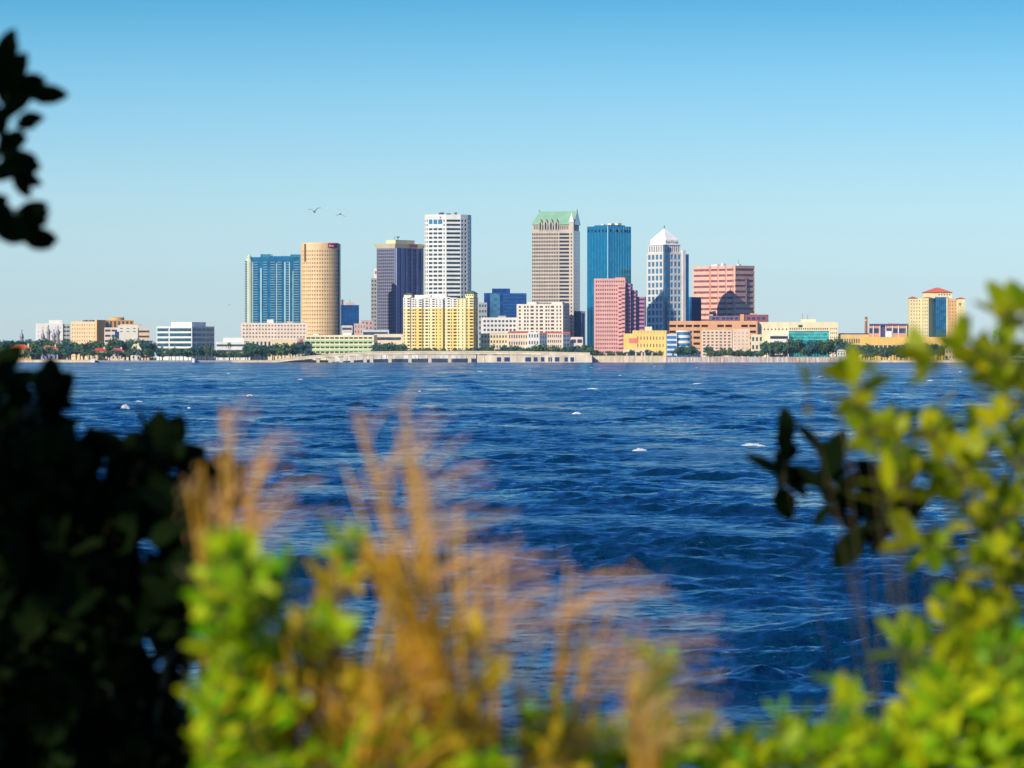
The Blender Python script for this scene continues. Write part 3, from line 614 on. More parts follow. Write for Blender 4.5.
# --- hospital block with teal glass
b = Bld('teal_glass_hospital', 757.5, 838, 838, 4900, 'wide cream hospital block with a recessed teal glass front', 'hospital', theta=None, depth=30)
CH = paint(252, 236, 195, .8); zt = b.z(322)
b.bwalls(-b.L, b.x(789), 0, 30, 0, zt, (cols(8, .35, .05, .02), [(b.z(330), b.z(328.4))], None), None, CH, DARKWIN)
b.bwalls(b.x(789) + .01, b.x(829), 0, 30, b.z(331), zt, (cols(18, .5, .01, .01), [(b.z(329.6), b.z(328))], None), None, CH, DARKWIN)
b.bwalls(b.x(829) + .01, 0, 0, 30, 0, zt, (cols(4, .4, .1, .05), rows(4, b.z(344), b.z(326.5), .35), None), None, CH, DARKWIN)
b.box('glass_front', glass(50, 170, 170, .4), b.x(779), b.x(829) - .01, 1.2, 3, 0, b.z(331) - .01)
b.boxes('glass_band', glass(120, 205, 200, .4), [(b.x(779), b.x(829) - .02, .9, 1.19, b.z(p), b.z(p - .9)) for p in (333.4, 336.6, 339.8)])
b.bwalls(b.x(769.5), b.x(789), -6, -.02, 0, b.z(333.8), (cols(1, .94), rows(4, 1, b.z(334.4), .45), None), None, WHITE, paint(70, 60, 70, .4), name='parking_deck', wname='deck_shade_panel')  # deck gaps filled with dark paint for the shade inside
b.box('penthouse', CH, b.x(801), b.x(816), 6, 16, zt, b.z(319.2)); mast(b, b.x(802.5), 8, zt, b.z(313.5)); mast(b, b.x(807.5), 8, zt, b.z(314.5))
b.box('sign', paint(90, 90, 70, .5), b.x(798.5), b.x(802.5), -.3, -.01, b.z(327.2), b.z(324.8))
b.box('side_panel', paint(150, 190, 200), b.x(759), b.x(761), -.3, -.01, b.z(333), b.z(326.8))
lowrow('cream_wing', 'low cream wing just left of the teal glass hospital', 751, 763, 4850, 334.5, CH, 3, 3)
b = lowrow('long_shed', 'long low yellowish building with small windows right of the hospital', 838.5, 882, 4900, 334.2, paint(235, 200, 130), 18, 2, fr=.35)
hip_roof(b, -b.L, 0, 0, 14, b.z(334.2) + .003, b.z(333.2), paint(120, 90, 110, .6), .4, ridge=.95)
b = Bld('chimney', 866, 866, 868, 4950, 'tall thin brown smokestack rising above the low yellow shed', 'smokestack', theta=0, depth=3)
m = MB(); m.lathe(0, 0, [(1.9, 0), (1.35, b.z(318)), (1.6, b.z(317.8)), (1.6, b.z(316.8)), (.9, b.z(316.8))], 14); m.build('shaft', paint(185, 130, 90, .7), b.root)
m = MB(); m.lathe(0, 0, [(1.62, b.z(321)), (1.62, b.z(319.6)), (1.4, b.z(319.6))], 14); m.build('band', paint(230, 200, 170), b.root)
b = Bld('purple_roof_school', 869, 921, 921, 4880, 'brick and blue building with purple roof beside the yellow hotel tower', theta=None, depth=22)
BRK = paint(238, 170, 130, .8); PUR = paint(85, 80, 140, .7); WG = glass(45, 75, 130, .4)
zt = b.z(325.5); zb = b.z(336.5)
def brick(p0, p1, ops): 
    Wd = p1 - p0; b.bwalls(b.x(p0), b.x(p1) - .01, 0, 22, 0, zt, ([((a - p0) / Wd, (c - p0) / Wd) for a, c in ops], [(b.z(333.2), b.z(328.2))], None), None, BRK, WG)
brick(869, 880.5, [(869.5, 872.8), (874.2, 879)]); b.box('blue_bay', PUR, b.x(880.5), b.x(885.5), 1, 22, 0, zt)
brick(885.5, 907, [(886.5, 892), (893.3, 897.8), (899.3, 905.8)]); b.box('blue_bay', PUR, b.x(907), b.x(920.5), .5, 22, 0, b.z(324))
b.boxes('column', WHITE, [(b.x(p), b.x(p + .7), -.6, -.01, 0, zt) for p in (873.3, 879.8, 885.6, 892.3, 898.3, 906.2)])
b.box('white_canopy', WHITE, b.x(886), b.x(892), -1.5, -.61, 0, b.z(331)); b.box('white_canopy', paint(225, 232, 220), b.x(909), b.x(916), -1, .49, 0, b.z(329))
b.box('roof', PUR, b.x(869.5), b.x(907) - .01, -.8, 22, zt + .003, b.z(323.8)); b.boxes('rooftop_unit', ROOFBOX, [(b.x(888), b.x(899), 5, 10, b.z(323.8), b.z(322.8))])
lowrow('long_terrace', 'very long low yellow building above the right shore trees', 860, 950, 4780, 337, paint(250, 205, 110), 20, 1, fc=.75, fr=.3, depth=12)
# --- yellow hotel tower with red roofs
b = Bld('hotel_tower', 909.5, 928, 965, 4870, 'yellow hotel with red hip roofs and a tall blue glass centre', 'hotel', theta=0, depth=20)
YH = paint(252, 236, 178, .82); sH = b.s
def hx(px): return (px - 928) * sH
b.bwalls(hx(909.5), hx(921.5), 0, 22, 0, b.z(298.2), (cols(4, .3, .04, .04), rows(17, 2, b.z(299), .4), None), None, YH, glass(150, 90, 70, .1, .3))
b.walls([(hx(921.5) + .02, -1.5), (hx(928.5), -1.5), (hx(935.5), 8), (hx(935.5), 22), (hx(921.5) + .02, 22)], 0, b.z(298.2), [(cols(3, .3), rows(17, 2, b.z(299), .4), None), (cols(2, .15), rows(17, 2, b.z(299), .3), None)], YH, glass(150, 90, 70, .1, .3))
b.box('glass_centre', glass(30, 100, 150, .6), hx(935.5) + .02, hx(948.5), 4, 22, 0, b.z(297))
b.boxes('mullion', glass(80, 160, 190, .5), [(hx(p), hx(p + .35), 3.6, 3.99, 0, b.z(297)) for p in (937, 939, 941, 943, 945)])
b.box('column', YH, hx(946.6), hx(948), 2.6, 3.59, 0, b.z(297.5))
b.bwalls(hx(948.5) + .02, hx(957.2), 1.5, 22, 0, b.z(299), (cols(3, .3), rows(17, 2, b.z(300), .4), None), None, paint(240, 190, 130, .8), glass(150, 90, 70, .1, .3))
b.bwalls(hx(957.2) + .02, hx(965), -.5, 22, 0, b.z(299), (cols(3, .2), rows(17, 2, b.z(302), .3), None), None, YH, glass(160, 120, 90, .1, .3))
b.box('emblem', paint(40, 150, 100), hx(959.2), hx(960.6), -.8, -.51, b.z(305.5), b.z(303))
b.bwalls(hx(924), hx(952.5), 5, 20, b.z(298.1), b.z(292.5), (cols(5, .5, .5, .03), [(b.z(295.3), b.z(294))], None), None, YH, DARKWIN, name='upper_wall')
hip_roof(b, hx(924), hx(952.5), 5, 20, b.z(292.4), b.z(287.5), RED_ROOF, 1.2, ridge=.1)
for p0, p1, zz in ((909.5, 917, 298.2), (923, 933, 298.2), (956.5, 965.5, 299)): hip_roof(b, hx(p0), hx(p1), 0, 14, b.z(zz) + .01, b.z(zz - 1.7), RED_ROOF, .8, ridge=.2)

# --- left group
b = Bld('white_hospital_wing', 36, 70, 70, 4980, 'plain white hospital wing at the far left behind the slender minarets', 'hospital', theta=None, depth=25)
b.bwalls(-b.L, b.x(63), 0, 25, 0, b.z(323.3), (cols(6, .25), rows(4, b.z(342), b.z(326), .25), lambda c, r_: (c + r_) % 3 == 0), None, WHITE, paint(200, 190, 180, .6))
b.bwalls(b.x(63) + .02, 0, 1.5, 25, 0, b.z(324), (cols(2, .8), rows(8, 2, b.z(325), .4), None), None, paint(200, 205, 195, .7), DARKWIN)
b.box('penthouse', WHITE, b.x(49), b.x(62), 4, 16, b.z(323.3), b.z(320))
b = Bld('tan_hospital', 71, 96, 104.5, 4940, 'tan hospital block with small square windows and a bare orange end', 'hospital', theta=28)
TAN = paint(244, 208, 162, .82)
b.bwalls(-b.L, 0, 0, b.D, 0, b.z(321.5), (cols(10, .28), rows(9, 2, b.z(323), .4), None), None, TAN, glass(110, 80, 80, .1)); 
b.box('end_wall', paint(244, 190, 120, .84), -.5, 1.5, -.6, b.D, 0, b.z(319.9)); rooftop(b, -b.L, -4, 4, 12, b.z(321.5), 6, paint(120, 120, 130, .6), 1.8)
b = Bld('brown_hospital', 104.5, 134, 134, 4960, 'brown topped hospital block with large grey windows and a domed drum', 'hospital', theta=None, depth=22)
BR = paint(215, 160, 95, .8)
b.bwalls(-b.L, 0, 0, 22, 0, b.z(320.2), (cols(7, .55), [(b.z(328), b.z(321.2))], None), None, BR, glass(80, 85, 95, .2)); m = MB(); m.lathe(b.x(117), 8, [(8, b.z(320.3)), (8, b.z(317.6)), (3, b.z(317.2))], 18); m.build('drum', paint(235, 185, 110, .8), b.root); mast(b, b.x(123.5), 6, b.z(320), b.z(316))
b = Bld('white_clinic', 104.5, 150, 150, 4860, 'low white clinic with ribbon windows and a dark blue bay in front of brown hospital', 'hospital', theta=None, depth=18)
b.bwalls(-b.L, b.x(118), 0, 18, 0, b.z(327.5), G(2, 6, 1, b.z(328), .85, .4), None, paint(245, 225, 200), DARKWIN, recess=.3); b.bwalls(b.x(118) + .01, b.x(138), -1, 18, 0, b.z(325.2), (cols(3, .4), rows(2, b.z(333), b.z(327), .25), None), None, paint(250, 240, 222), DARKWIN)
b.bwalls(b.x(138) + .01, 0, 0, 18, 0, b.z(328.2), G(1, 6, 1, b.z(329), .94, .38), None, paint(242, 210, 170), DARKWIN, recess=.3)
b.box('blue_bay', glass(35, 75, 130, .4), b.x(115), b.x(119), -1.3, -1.01, b.z(338), b.z(331.6))
b.box('penthouse', paint(230, 190, 140), b.x(120), b.x(142), 3, 12, b.z(325.2), b.z(324))
b = Bld('minaret_hall', 19, 66, 66, 4760, 'old brick hall hidden by trees with five slender silver minarets', 'university hall', theta=None, depth=14)
b.box('wall', paint(190, 110, 80, .7), -b.L, 0, 0, 14, 0, b.z(347))
SIL = paint(150, 150, 165, .7, .35)
for px, tp in ((22, 329.5), (43, 329.5), (48.5, 325), (54, 329), (58, 325.5)):
    x = b.x(px); sc_ = b.s; m = MB()
    m.lathe(x, 3, [(2.0, b.z(347)), (2.0, b.z(341)), (2.3, b.z(340.6)), (1.7, b.z(340)), (1.7, b.z(tp + 9))], 10); mi = m.build('minaret', paint(170, 150, 150, .7), b.root)
    m = MB(); m.lathe(x, 3, [(1.9, b.z(tp + 9)), (2.3, b.z(tp + 7.5)), (1.6, b.z(tp + 5)), (.6, b.z(tp + 3.4)), (.35, b.z(tp + 1.8)), (.8, b.z(tp + 1.2)), (.1, b.z(tp))], 10); m.build('dome', SIL, mi, smooth=True)
b = Bld('ribbon_office', 156.5, 192, 214.5, 4830, 'white office building with dark ribbon windows and a shaded right end', 'office building', theta=30)
RW = paint(235, 238, 232, .8)
b.bwalls(-b.L, 0, 0, b.D, 0, b.z(326.3), ([(.02, .34), (.37, .98)], rows(6, 3, b.z(327.2), .62), None), (cols(5, .88), rows(6, 3, b.z(327.2), .6), None), RW, glass(60, 95, 115, .3), recess=.5)
b.box('penthouse', WHITE, b.x(169), -3, 4, b.D - 12, b.z(326.3), b.z(322)); 
b = Bld('low_white_building', 216, 251, 251, 4780, 'low flat white building between ribbon windowed office and the hotel', theta=None, depth=16)
b.bwalls(-b.L, 0, 0, 16, 0, b.z(341.8), ([(.02, .97)], rows(3, 1, b.z(342.6), .35), None), None, WHITE, DARKWIN); b.box('upper_block', WHITE, b.x(223), b.x(244), 4, 14, b.z(341.8), b.z(337.6))
b = Bld('pinkish_hotel', 241, 307, 307, 4900, 'long pinkish cream hotel with rows of windows below the blue condominium', 'hotel', theta=None, depth=18)
b.bwalls(-b.L, 0, 0, 18, 0, b.z(322.8), (cols(20, .5), rows(9, 3, b.z(323.8), .42), None), None, paint(252, 230, 208, .82), glass(130, 110, 115, .2), recess=.7); b.box('penthouse', WHITE, b.x(267), b.x(273.5), 2, 8, b.z(322.8), b.z(319.5)); rooftop(b, b.x(280), b.x(304), 2, 10, b.z(322.8), 4, None, 2)
lowrow('low_annex', 'low cream annex under the left part of the pinkish hotel', 243, 272, 4800, 338.5, CREAM, 7, 2)
lowrow('low_annex', 'low cream annex with tall dark doorways left of the green banded garage', 272.5, 296, 4800, 340, paint(248, 228, 180), 4, 1, fc=.35, fr=.6)
b = Bld('banner_wall', 297, 304.5, 304.5, 4790, 'small grey wall with a bright red banner beside the green banded garage', 'wall', theta=None, depth=5)
b.box('wall', paint(185, 195, 190), -b.L, 0, 0, 5, 0, b.z(338)); b.box('banner', paint(225, 60, 45, .8), b.x(299.5), b.x(302.5), -.3, -.01, b.z(350), b.z(339.5))
b = Bld('green_banded_garage', 304.5, 374, 376, 4790, 'low parking garage with pale green and cream bands beneath the round tower', 'parking garage', theta=8, depth=20)
GB = paint(245, 232, 195, .8)
b.bwalls(-b.L, 0, 0, 20, 0, b.z(335), (cols(14, .8), rows(5, 1, b.z(335.6), .34), None), None, GB, paint(90, 90, 75, .5), recess=1.0, wname='deck_shade_panel')  # dark panels in the deck gaps imitate the unlit interior
b.boxes('green_band', paint(180, 220, 160, .8), [(-b.L + .5, -.5, -.25, -.01, z0, z0 + 1.9) for z0 in [1.2 + (b.z(335.6) - 1) / 5 * (i + .74) - .4 for i in range(1, 4)]])
b.boxes('rooftop_unit', WHITE, [(b.x(342), b.x(351), 3, 9, b.z(335), b.z(333)), (b.x(312), b.x(318), 3, 8, b.z(335), b.z(334))]); 
lowrow('small_office', 'small white office with bands tucked right of the round tower', 341.5, 352.5, 4960, 325.5, paint(235, 220, 205), 1, 6, fc=.9, fr=.4)
lowrow('small_office', 'small pinkish block with plain walls between round tower and dark tower', 354, 366, 4990, 323.5, paint(225, 190, 175), 4, 7, fc=.25)
lowrow('small_office', 'taller mauve pink block left of the dark tower foot', 361, 373, 5020, 320.3, paint(210, 175, 170), 3, 8, fc=.3)
lowrow('flat_pavilion', 'low bluish white flat building at the foot of the dark tower', 362, 389, 4900, 330, paint(215, 225, 235), 1, 5, fc=.95, fr=.5)
lowrow('flat_pavilion', 'low cream flat building left of the yellow condominium', 374, 403, 4850, 334, CREAM, 1, 3, fc=.9, fr=.35)

# small red-roofed houses on the left shore
def house(x0, x1, top, eave, wall, label, Y=4690, roofc=None):
    b = Bld('house', x0, x1, x1, Y, label, 'house', None, 9, group='red roofed houses on the left shore')
    b.bwalls(-b.L, 0, 0, 9, 0, b.z(eave), (cols(max(2, int((x1 - x0) / 4)), .35), rows(2, .8, b.z(eave) - .3, .5), None), None, wall, glass(60, 80, 120, .3))
    hip_roof(b, -b.L, 0, 0, 9, b.z(eave) + .003, b.z(top), roofc or paint(240, 120, 65, .8), .8, ridge=.4)
    b.box('chimney', CREAM, b.x(x1 - 3.5), b.x(x1 - 2), 3, 4.2, b.z(eave), b.z(top - 1)); return b
house(10, 31, 344.5, 349, paint(240, 200, 120), 'cream house with an orange hip roof at the far left shore')
house(41, 58, 345.5, 349.5, paint(190, 195, 225), 'bluish white house with an orange roof second from the left')
house(92, 107, 348, 351, paint(250, 225, 170), 'cream house with a red roof in the middle of the left shore', roofc=paint(215, 80, 70))
house(111, 124, 348, 351, paint(250, 220, 200), 'pinkish low house with a dull red roof left of the white gabled one', roofc=paint(205, 90, 85))
house(131, 141, 344, 350, WHITE, 'narrow white gabled house with a pale roof right of the red roofs', roofc=paint(245, 225, 190))
for i, (x0, x1, tp, c_, lb) in enumerate(((945, 962, 346.5, paint(250, 220, 170), 'cream house behind blurred leaves on the right shore'), (963, 990, 347, paint(245, 215, 120), 'long yellow house under trees on the right shore'),
        (998, 1011, 346, paint(245, 205, 140), 'orange cream house at the far right of the shore'), (837, 846, 349.5, WHITE, 'small white shore house right of the hospital trees'),
        (692, 701, 349, WHITE, 'tiny white pavilion left of the pale hotel'))):
    b = Bld('waterfront_house', x0, x1, x1, 4690, lb, 'house', None, 9, group='low waterfront houses')
    b.bwalls(-b.L, 0, 0, 9, 0, b.z(tp + 2), (cols(max(2, int((x1 - x0) / 3)), .4), rows(2, .8, b.z(tp + 2) - .3, .5), None), None, c_, glass(80, 90, 110, .3))
    hip_roof(b, -b.L, 0, 0, 9, b.z(tp + 2) + .003, b.z(tp), paint(235, 215, 190), .8, ridge=.5)
# billboard on the right
b = Bld('billboard', 989, 997, 997, 4760, 'green and white billboard on a tall pole at the right', 'billboard', None, 1.0)
b.box('panel', paint(150, 200, 90), b.x(993), 0, 0, .8, b.z(338), b.z(330.5)); b.box('panel', paint(200, 215, 225), b.x(989), b.x(993) - .02, 0, .8, b.z(337), b.z(332)); b.box('pole', METAL, b.x(994), b.x(994.6), .9, 1.6, 0, b.z(332))

# ------------------------------------------------------------------ viaduct, seawalls
CONC = paint(235, 220, 196, .82, .85, .25, .12)
Yb = 4615; sb = Yb / F
br = empty('viaduct', at(430, HY, Yb) * 1.0); br.location.z = 0; tag(br, 'long low concrete road bridge on many piers along the waterline', 'bridge')
bx0 = br.location.x
prof = [(276, 360.3), (300, 357.6), (330, 355.0), (365, 352.6), (420, 352.0), (475, 352.0), (530, 352.4), (590, 353.6)]
def topz(px):
    for (a, za), (c, zc_) in zip(prof, prof[1:]):
        if a <= px <= c: return CAMZ + (HY - (za + (zc_ - za) * (px - a) / (c - a))) * sb
def wx(px): return (px - CX) * sb - bx0
m = MB(); m2 = MB()
N = 64
for i in range(N):
    p0, p1 = 276 + 314 * i / N, 276 + 314 * (i + 1) / N; z0, z1 = topz(p0), topz(p1); x0, x1 = wx(p0), wx(p1)
    for mm, t0, t1, ya, yb in ((m, -.1, -2.2, 0, 8), (m2, 1.1, -.11, -.3, .3)):
        k = len(mm.v); mm.v += [(x0, ya, z0 + t1), (x1, ya, z1 + t1), (x1, yb, z1 + t1), (x0, yb, z0 + t1), (x0, ya, z0 + t0), (x1, ya, z1 + t0), (x1, yb, z1 + t0), (x0, yb, z0 + t0)]
        for f in ((0, 3, 2, 1), (4, 5, 6, 7), (0, 1, 5, 4), (3, 7, 6, 2)): mm.f.append(tuple(k + q for q in f))
m.build('deck', CONC, br); m2.build('parapet', paint(235, 215, 180, .8), br)
for i, px in enumerate([318, 330, 341, 352, 365, 371.5] + [390 + 19.9 * q for q in range(6)]):
    z = topz(px) - 2.2; w = 1.7
    m = MB(); m.box(-w, w, 1, 3.4, -3, z - 1.0); m.box(-w - 1.2, w + 1.2, .6, 7.5, z - 1.0, z + .0); m.box(-w, w, 5, 7, -3, z - 1.0); m.build('pier', CONC, br, (wx(px), 0, 0))
for i in range(26):
    px = 290 + i * 11.6; m = MB(); z = topz(px); m.tube([(0, 6, z), (0, 6, z + 5.5), (.9, 5.6, z + 6.2)], .12, .08, 5); m.build('lamp_post', METAL, br, (wx(px), 0, 0))
def seawall(px0, px1, top, mat, label, Y=4625, pil=0, bal=False, bot=-3):
    r_ = empty('seawall', ((px0 - CX) / F * Y, Y, 0)); tag(r_, label, 'seawall'); s_ = Y / F; Lw = (px1 - px0) * s_; zt_ = CAMZ + (HY - top) * s_
    m = MB(); m.box(0, Lw, 0, 4, bot, zt_); m.build('wall', mat, r_)
    m = MB(); m.box(-.1, Lw + .1, -.25, .6, zt_, zt_ + .3); m.build('coping', paint(240, 225, 205, .8), r_)
    if pil:
        for i in range(int(Lw / pil)):
            m = MB(); h_ = random.uniform(.2, 1.6); m.box(-.35, .35, -.4, 0, bot, zt_ + (h_ if bal else .2)); m.build('pilaster', random.choice((mat, WHITE, paint(205, 150, 130), paint(190, 205, 215))) if bal else mat, r_, (i * pil + random.uniform(0, pil * .6), -.02, 0))
    return r_
SW = paint(238, 218, 185, .8, .8, .2, .25)
seawall(3, 95, 360.0, SW, 'long sunlit cream seawall at the far left', pil=14)
seawall(95.2, 232, 360.8, paint(150, 165, 195, .7, .8, .2, .3), 'low bluish grey seawall along the left shore', pil=20)  # bluish mirage tone put into the wall colour
seawall(90.5, 94.8, 358.6, WHITE, 'small white block standing on the seawall at left', Y=4618)
seawall(192, 194.5, 358.4, WHITE, 'little white post block on the seawall below the office', Y=4618)
seawall(232, 330, 360.4, paint(235, 210, 175, .8, .9, .2, .2), 'sandy seawall sloping under the start of the bridge', pil=16)
seawall(330, 476, 354.8, paint(235, 232, 225, .85, .9, .35, .15), 'pale wall seen between the piers under the bridge', Y=4632, pil=8)
r_ = seawall(477, 592, 355.3, CONC, 'solid concrete bridge abutment with openings painted dark blue', Y=4613, pil=18)
for px in (499, 507, 528, 535.5, 542.5, 550, 557, 566, 572):
    m = MB(); w_ = random.uniform(1.6, 3.0); m.box(-w_, w_, -.12, -.01, .8, CAMZ + (HY - 358) * 1.017 + .8); m.build('opening_shade_panel', paint(35, 80, 150, .5), r_, ((px - 477) * 1.017, 0, 0))  # dark blue panels on the wall face stand for shade in openings
seawall(592.1, 666, 356.0, SW, 'cream seawall below the pink and yellow buildings', pil=6)
seawall(666, 850, 357.4, paint(225, 205, 195, .75, .9, .3, .4), 'mottled pale seawall with posts below the hospital', pil=3.2, bal=True)
seawall(850, 1060, 360.2, SW, 'thin cream seawall at the right behind the leaves', pil=12)

# ------------------------------------------------------------------ far trees
def lobes_mesh(name, seed, n, sz, lob, mat, shell=0.55):
    """leaf-clump faces spread through several lobes; lob: (x, y, z, rx, ry, rz)"""
    g = np.random.default_rng(seed); wts = np.array([l[3] * l[5] for l in lob]); wts = wts / wts.sum()
    V = []; Fc = []
    for q in range(n):
        l = lob[g.choice(len(lob), p=wts)]; d = g.normal(size=3); d /= np.linalg.norm(d); rad = (shell + (1 - shell) * g.random()) * (1 + 0.12 * g.normal())
        c = np.array(l[:3]) + d * rad * np.array(l[3:]); nn = d + g.normal(size=3) * 0.7; nn /= np.linalg.norm(nn)
        a = np.cross(nn, g.normal(size=3)); a /= np.linalg.norm(a); b_ = np.cross(nn, a); s_ = sz * (0.5 + g.random())
        k = len(V); V += [c + a * s_, c + b_ * s_ * .6, c - a * s_, c - b_ * s_ * .6]; Fc.append((k, k + 1, k + 2, k + 3))
    me = bpy.data.meshes.new(name); me.from_pydata([tuple(v) for v in V], [], Fc); me.materials.append(mat); return me
FM = [leafmat('far_leaves', (.03, .11, .09), (.10, .22, .11), .3), leafmat('far_leaves', (.06, .13, .08), (.16, .25, .10), .3), leafmat('far_leaves', (.02, .09, .12), (.06, .16, .14), .3)]
variants = []
for v in range(8):
    g = random.Random(v); lob = [(0, 0, .62, .34, .34, .26)]
    for _ in range(6): a = g.uniform(0, 6.28); q = g.uniform(.15, .38); lob.append((q * math.cos(a), q * math.sin(a), g.uniform(.42, .85), g.uniform(.14, .24), g.uniform(.14, .24), g.uniform(.1, .17)))
    cm = lobes_mesh('crown', v, 520, .055, lob, FM[v % 3]); tm = MB(); tm.tube([(0, 0, -.05), (.01, 0, .25), (.03, .01, .55)], .035, .018, 6); tm.tube([(.01, 0, .3), (.15, 0, .55)], .016, .008, 5); tm.tube([(.01, 0, .3), (-.14, .04, .58)], .016, .008, 5)
    variants.append((cm, tm.mesh('trunk', BARK)))
def palm_mesh(seed):
    g = random.Random(seed); m = MB()
    for q in range(22):
        a = g.uniform(0, 6.28); el = g.uniform(-.5, 1.1); L_ = g.uniform(.22, .3); p = Vector((0, 0, .86)); d = Vector((math.cos(a) * math.cos(el), math.sin(a) * math.cos(el), math.sin(el))); sd = Vector((-math.sin(a), math.cos(a), 0)); pr = None
        for t in range(5):
            f = t / 4; c = p + d * (L_ * f) + Vector((0, 0, -.22 * f * f)); w_ = .035 * (1 - f * .8)
            if pr: m.quad(pr[0] - sd * pr[1], pr[0] + sd * pr[1], c + sd * w_, c - sd * w_)
            pr = (c, w_)
    return m.mesh('crown', FM[1])
palms = [(palm_mesh(s_), None) for s_ in range(3)]
pt_ = MB(); pt_.tube([(0, 0, -.04), (.02, 0, .4), (0, 0, .86)], .022, .016, 6); ptm = pt_.mesh('trunk', paint(150, 125, 100, .6))
def far_tree(px, py_top, Y, wid, label, group, palm=False):
    s_ = Y / F; h_ = (CAMZ + (HY - py_top) * s_) - 2.0; cm, tm = random.choice(palms if palm else variants); tm = tm or ptm
    r_ = empty('palm_tree' if palm else 'broadleaf_tree', ((px - CX) * s_, Y, 2.0), random.uniform(0, 6.28)); wd = h_ * .9 if palm else wid * s_
    r_.scale = (wd, wd, h_ / (.98 if not palm else 1.0)); tag(r_, label, 'palm tree' if palm else 'tree', group)
    link('crown', cm, r_); link('trunk', tm, r_)
bands = [  # px0, px1, top lo, top hi, n, width lo, hi, Y, where
    (2, 156, 336, 344, 26, 11, 18, 4745, 'in the wood behind the red roofed houses'), (0, 156, 344, 352, 20, 6, 10, 4665, 'on the shore before the red roofed houses'),
    (158, 216, 345, 351, 12, 7, 12, 4680, 'before the ribbon windowed office'), (216, 250, 348, 353, 7, 6, 10, 4680, 'before the low flat white building'),
    (246, 305, 338, 348, 13, 9, 15, 4690, 'below the pinkish hotel'), (303, 335, 350, 354, 5, 5, 8, 4690, 'before the green banded garage'),
    (376, 404, 339, 345, 8, 7, 11, 4720, 'between the green garage and the yellow condominium'), (404, 477, 345.5, 349, 13, 6, 10, 4690, 'at the foot of the yellow condominium'),
    (480, 592, 342.5, 348.5, 22, 7, 11, 4700, 'before the red roofed terrace row'), (594, 664, 347.5, 352, 10, 4, 7, 4690, 'before the pink stepped block'),
    (676, 694, 343.5, 347, 4, 8, 11, 4690, 'before the white round glass building'), (706, 764, 345, 351, 11, 6, 10, 4690, 'before the pale peach hotel'),
    (764, 852, 337, 347, 22, 9, 15, 4720, 'below the teal glass hospital'), (850, 946, 341, 348, 22, 10, 15, 4720, 'below the long yellow building'), (850, 946, 348, 353, 9, 6, 9, 4680, 'on the right shore below the long yellow building'),
    (946, 1040, 343, 350, 14, 8, 13, 4730, 'behind the blurred leaves at far right')]
for px0, px1, t0, t1, n, w0, w1, Yt, where in bands:
    n = int(n * 1.33); w0 *= 1.35; w1 *= 1.35
    for i in range(n):
        px = px0 + (px1 - px0) * (i + random.uniform(.1, .9)) / n
        far_tree(px, random.uniform(t0, t1), Yt + random.uniform(-14, 14), random.uniform(w0, w1), 'dark green rounded tree ' + where, 'trees ' + where)
pl_pos = [(7, 350), (16, 349), (29, 347), (48, 350), (64, 348), (71, 350), (83, 347), (98, 350), (126, 349), (139, 348), (146, 347), (162, 345), (206, 345), (212, 343), (229, 341), (290, 346), (415, 348), (428, 349), (436, 349), (641, 350), (652, 350), (600, 351), (612, 351), (627, 351), (660, 350), (713, 349), (722, 347), (731, 349), (741, 348), (770, 342), (776, 345), (788, 341), (867, 349), (885, 347), (900, 350), (912, 347), (926, 349), (550, 349), (568, 350)]
for px, tp in pl_pos:
    wh = 'left' if px < 300 else ('central' if px < 660 else 'right'); far_tree(px, tp, 4655 + random.uniform(-5, 5), 5, 'small slender palm on the %s part of the far shore' % wh, 'palms on the %s far shore' % wh, True)

# ------------------------------------------------------------------ haze over the bay
HZ = bpy.data.materials.new('haze'); HZ.use_nodes = True; hn = HZ.node_tree; hn.nodes.clear()
ho = hn.nodes.new('ShaderNodeOutputMaterial'); hv = hn.nodes.new('ShaderNodeVolumePrincipled'); hn.links.new(hv.outputs[0], ho.inputs['Volume'])
hv.inputs['Density'].default_value = 1.7e-5; hv.inputs['Color'].default_value = (.50, .78, 1.0, 1); hv.inputs['Anisotropy'].default_value = 0.1
m = MB(); m.box(-9100, 9100, -300, 16100, -8, 260); tag(m.build('haze', HZ), 'thin blue haze in the air over the bay', 'haze', kind='stuff')

# ------------------------------------------------------------------ birds
def gull(px, py, Y, span, up, label, tilt=0.0):
    p = at(px, py, Y); m = MB(); BM = paint(60, 65, 75, .6)
    m.lathe(0, 0, [(.01, -.28), (.06, -.2), (.09, 0), (.06, .2), (.01, .34)], 8)
    m.v = [(v[0], v[2], v[1]) for v in m.v]
    for sgn in (-1, 1):
        pr = None
        for i in range(6):
            f = i / 5; x = sgn * span / 2 * f; z = (up * math.sin(f * 2.4) * .32 + up * .15 * f) * span / 2; c = .2 * (1 - f * .85); y = -.25 * f * f
            cur = [(x, y - c / 2, z), (x, y + c / 2, z), (x, y + c / 2, z + .03), (x, y - c / 2, z + .03)]
            if pr:
                for a in range(4): m.quad(pr[a], pr[(a + 1) % 4], cur[(a + 1) % 4], cur[a])
            pr = cur
    o = m.build('seagull', BM, None, p, True); o.rotation_euler = (R(10), tilt, R(20)); return tag(o, label, 'bird')
gull(314.5, 212, 500, 1.45, 1.3, 'dark seagull with raised wings, left of two above the round tower', R(-8)); gull(340.5, 214, 620, 1.5, -.7, 'faint seagull with drooping wings, right of two above the round tower', R(6))
gull(229, 305, 1500, 1.2, .8, 'tiny distant bird flying left of the blue condominium')

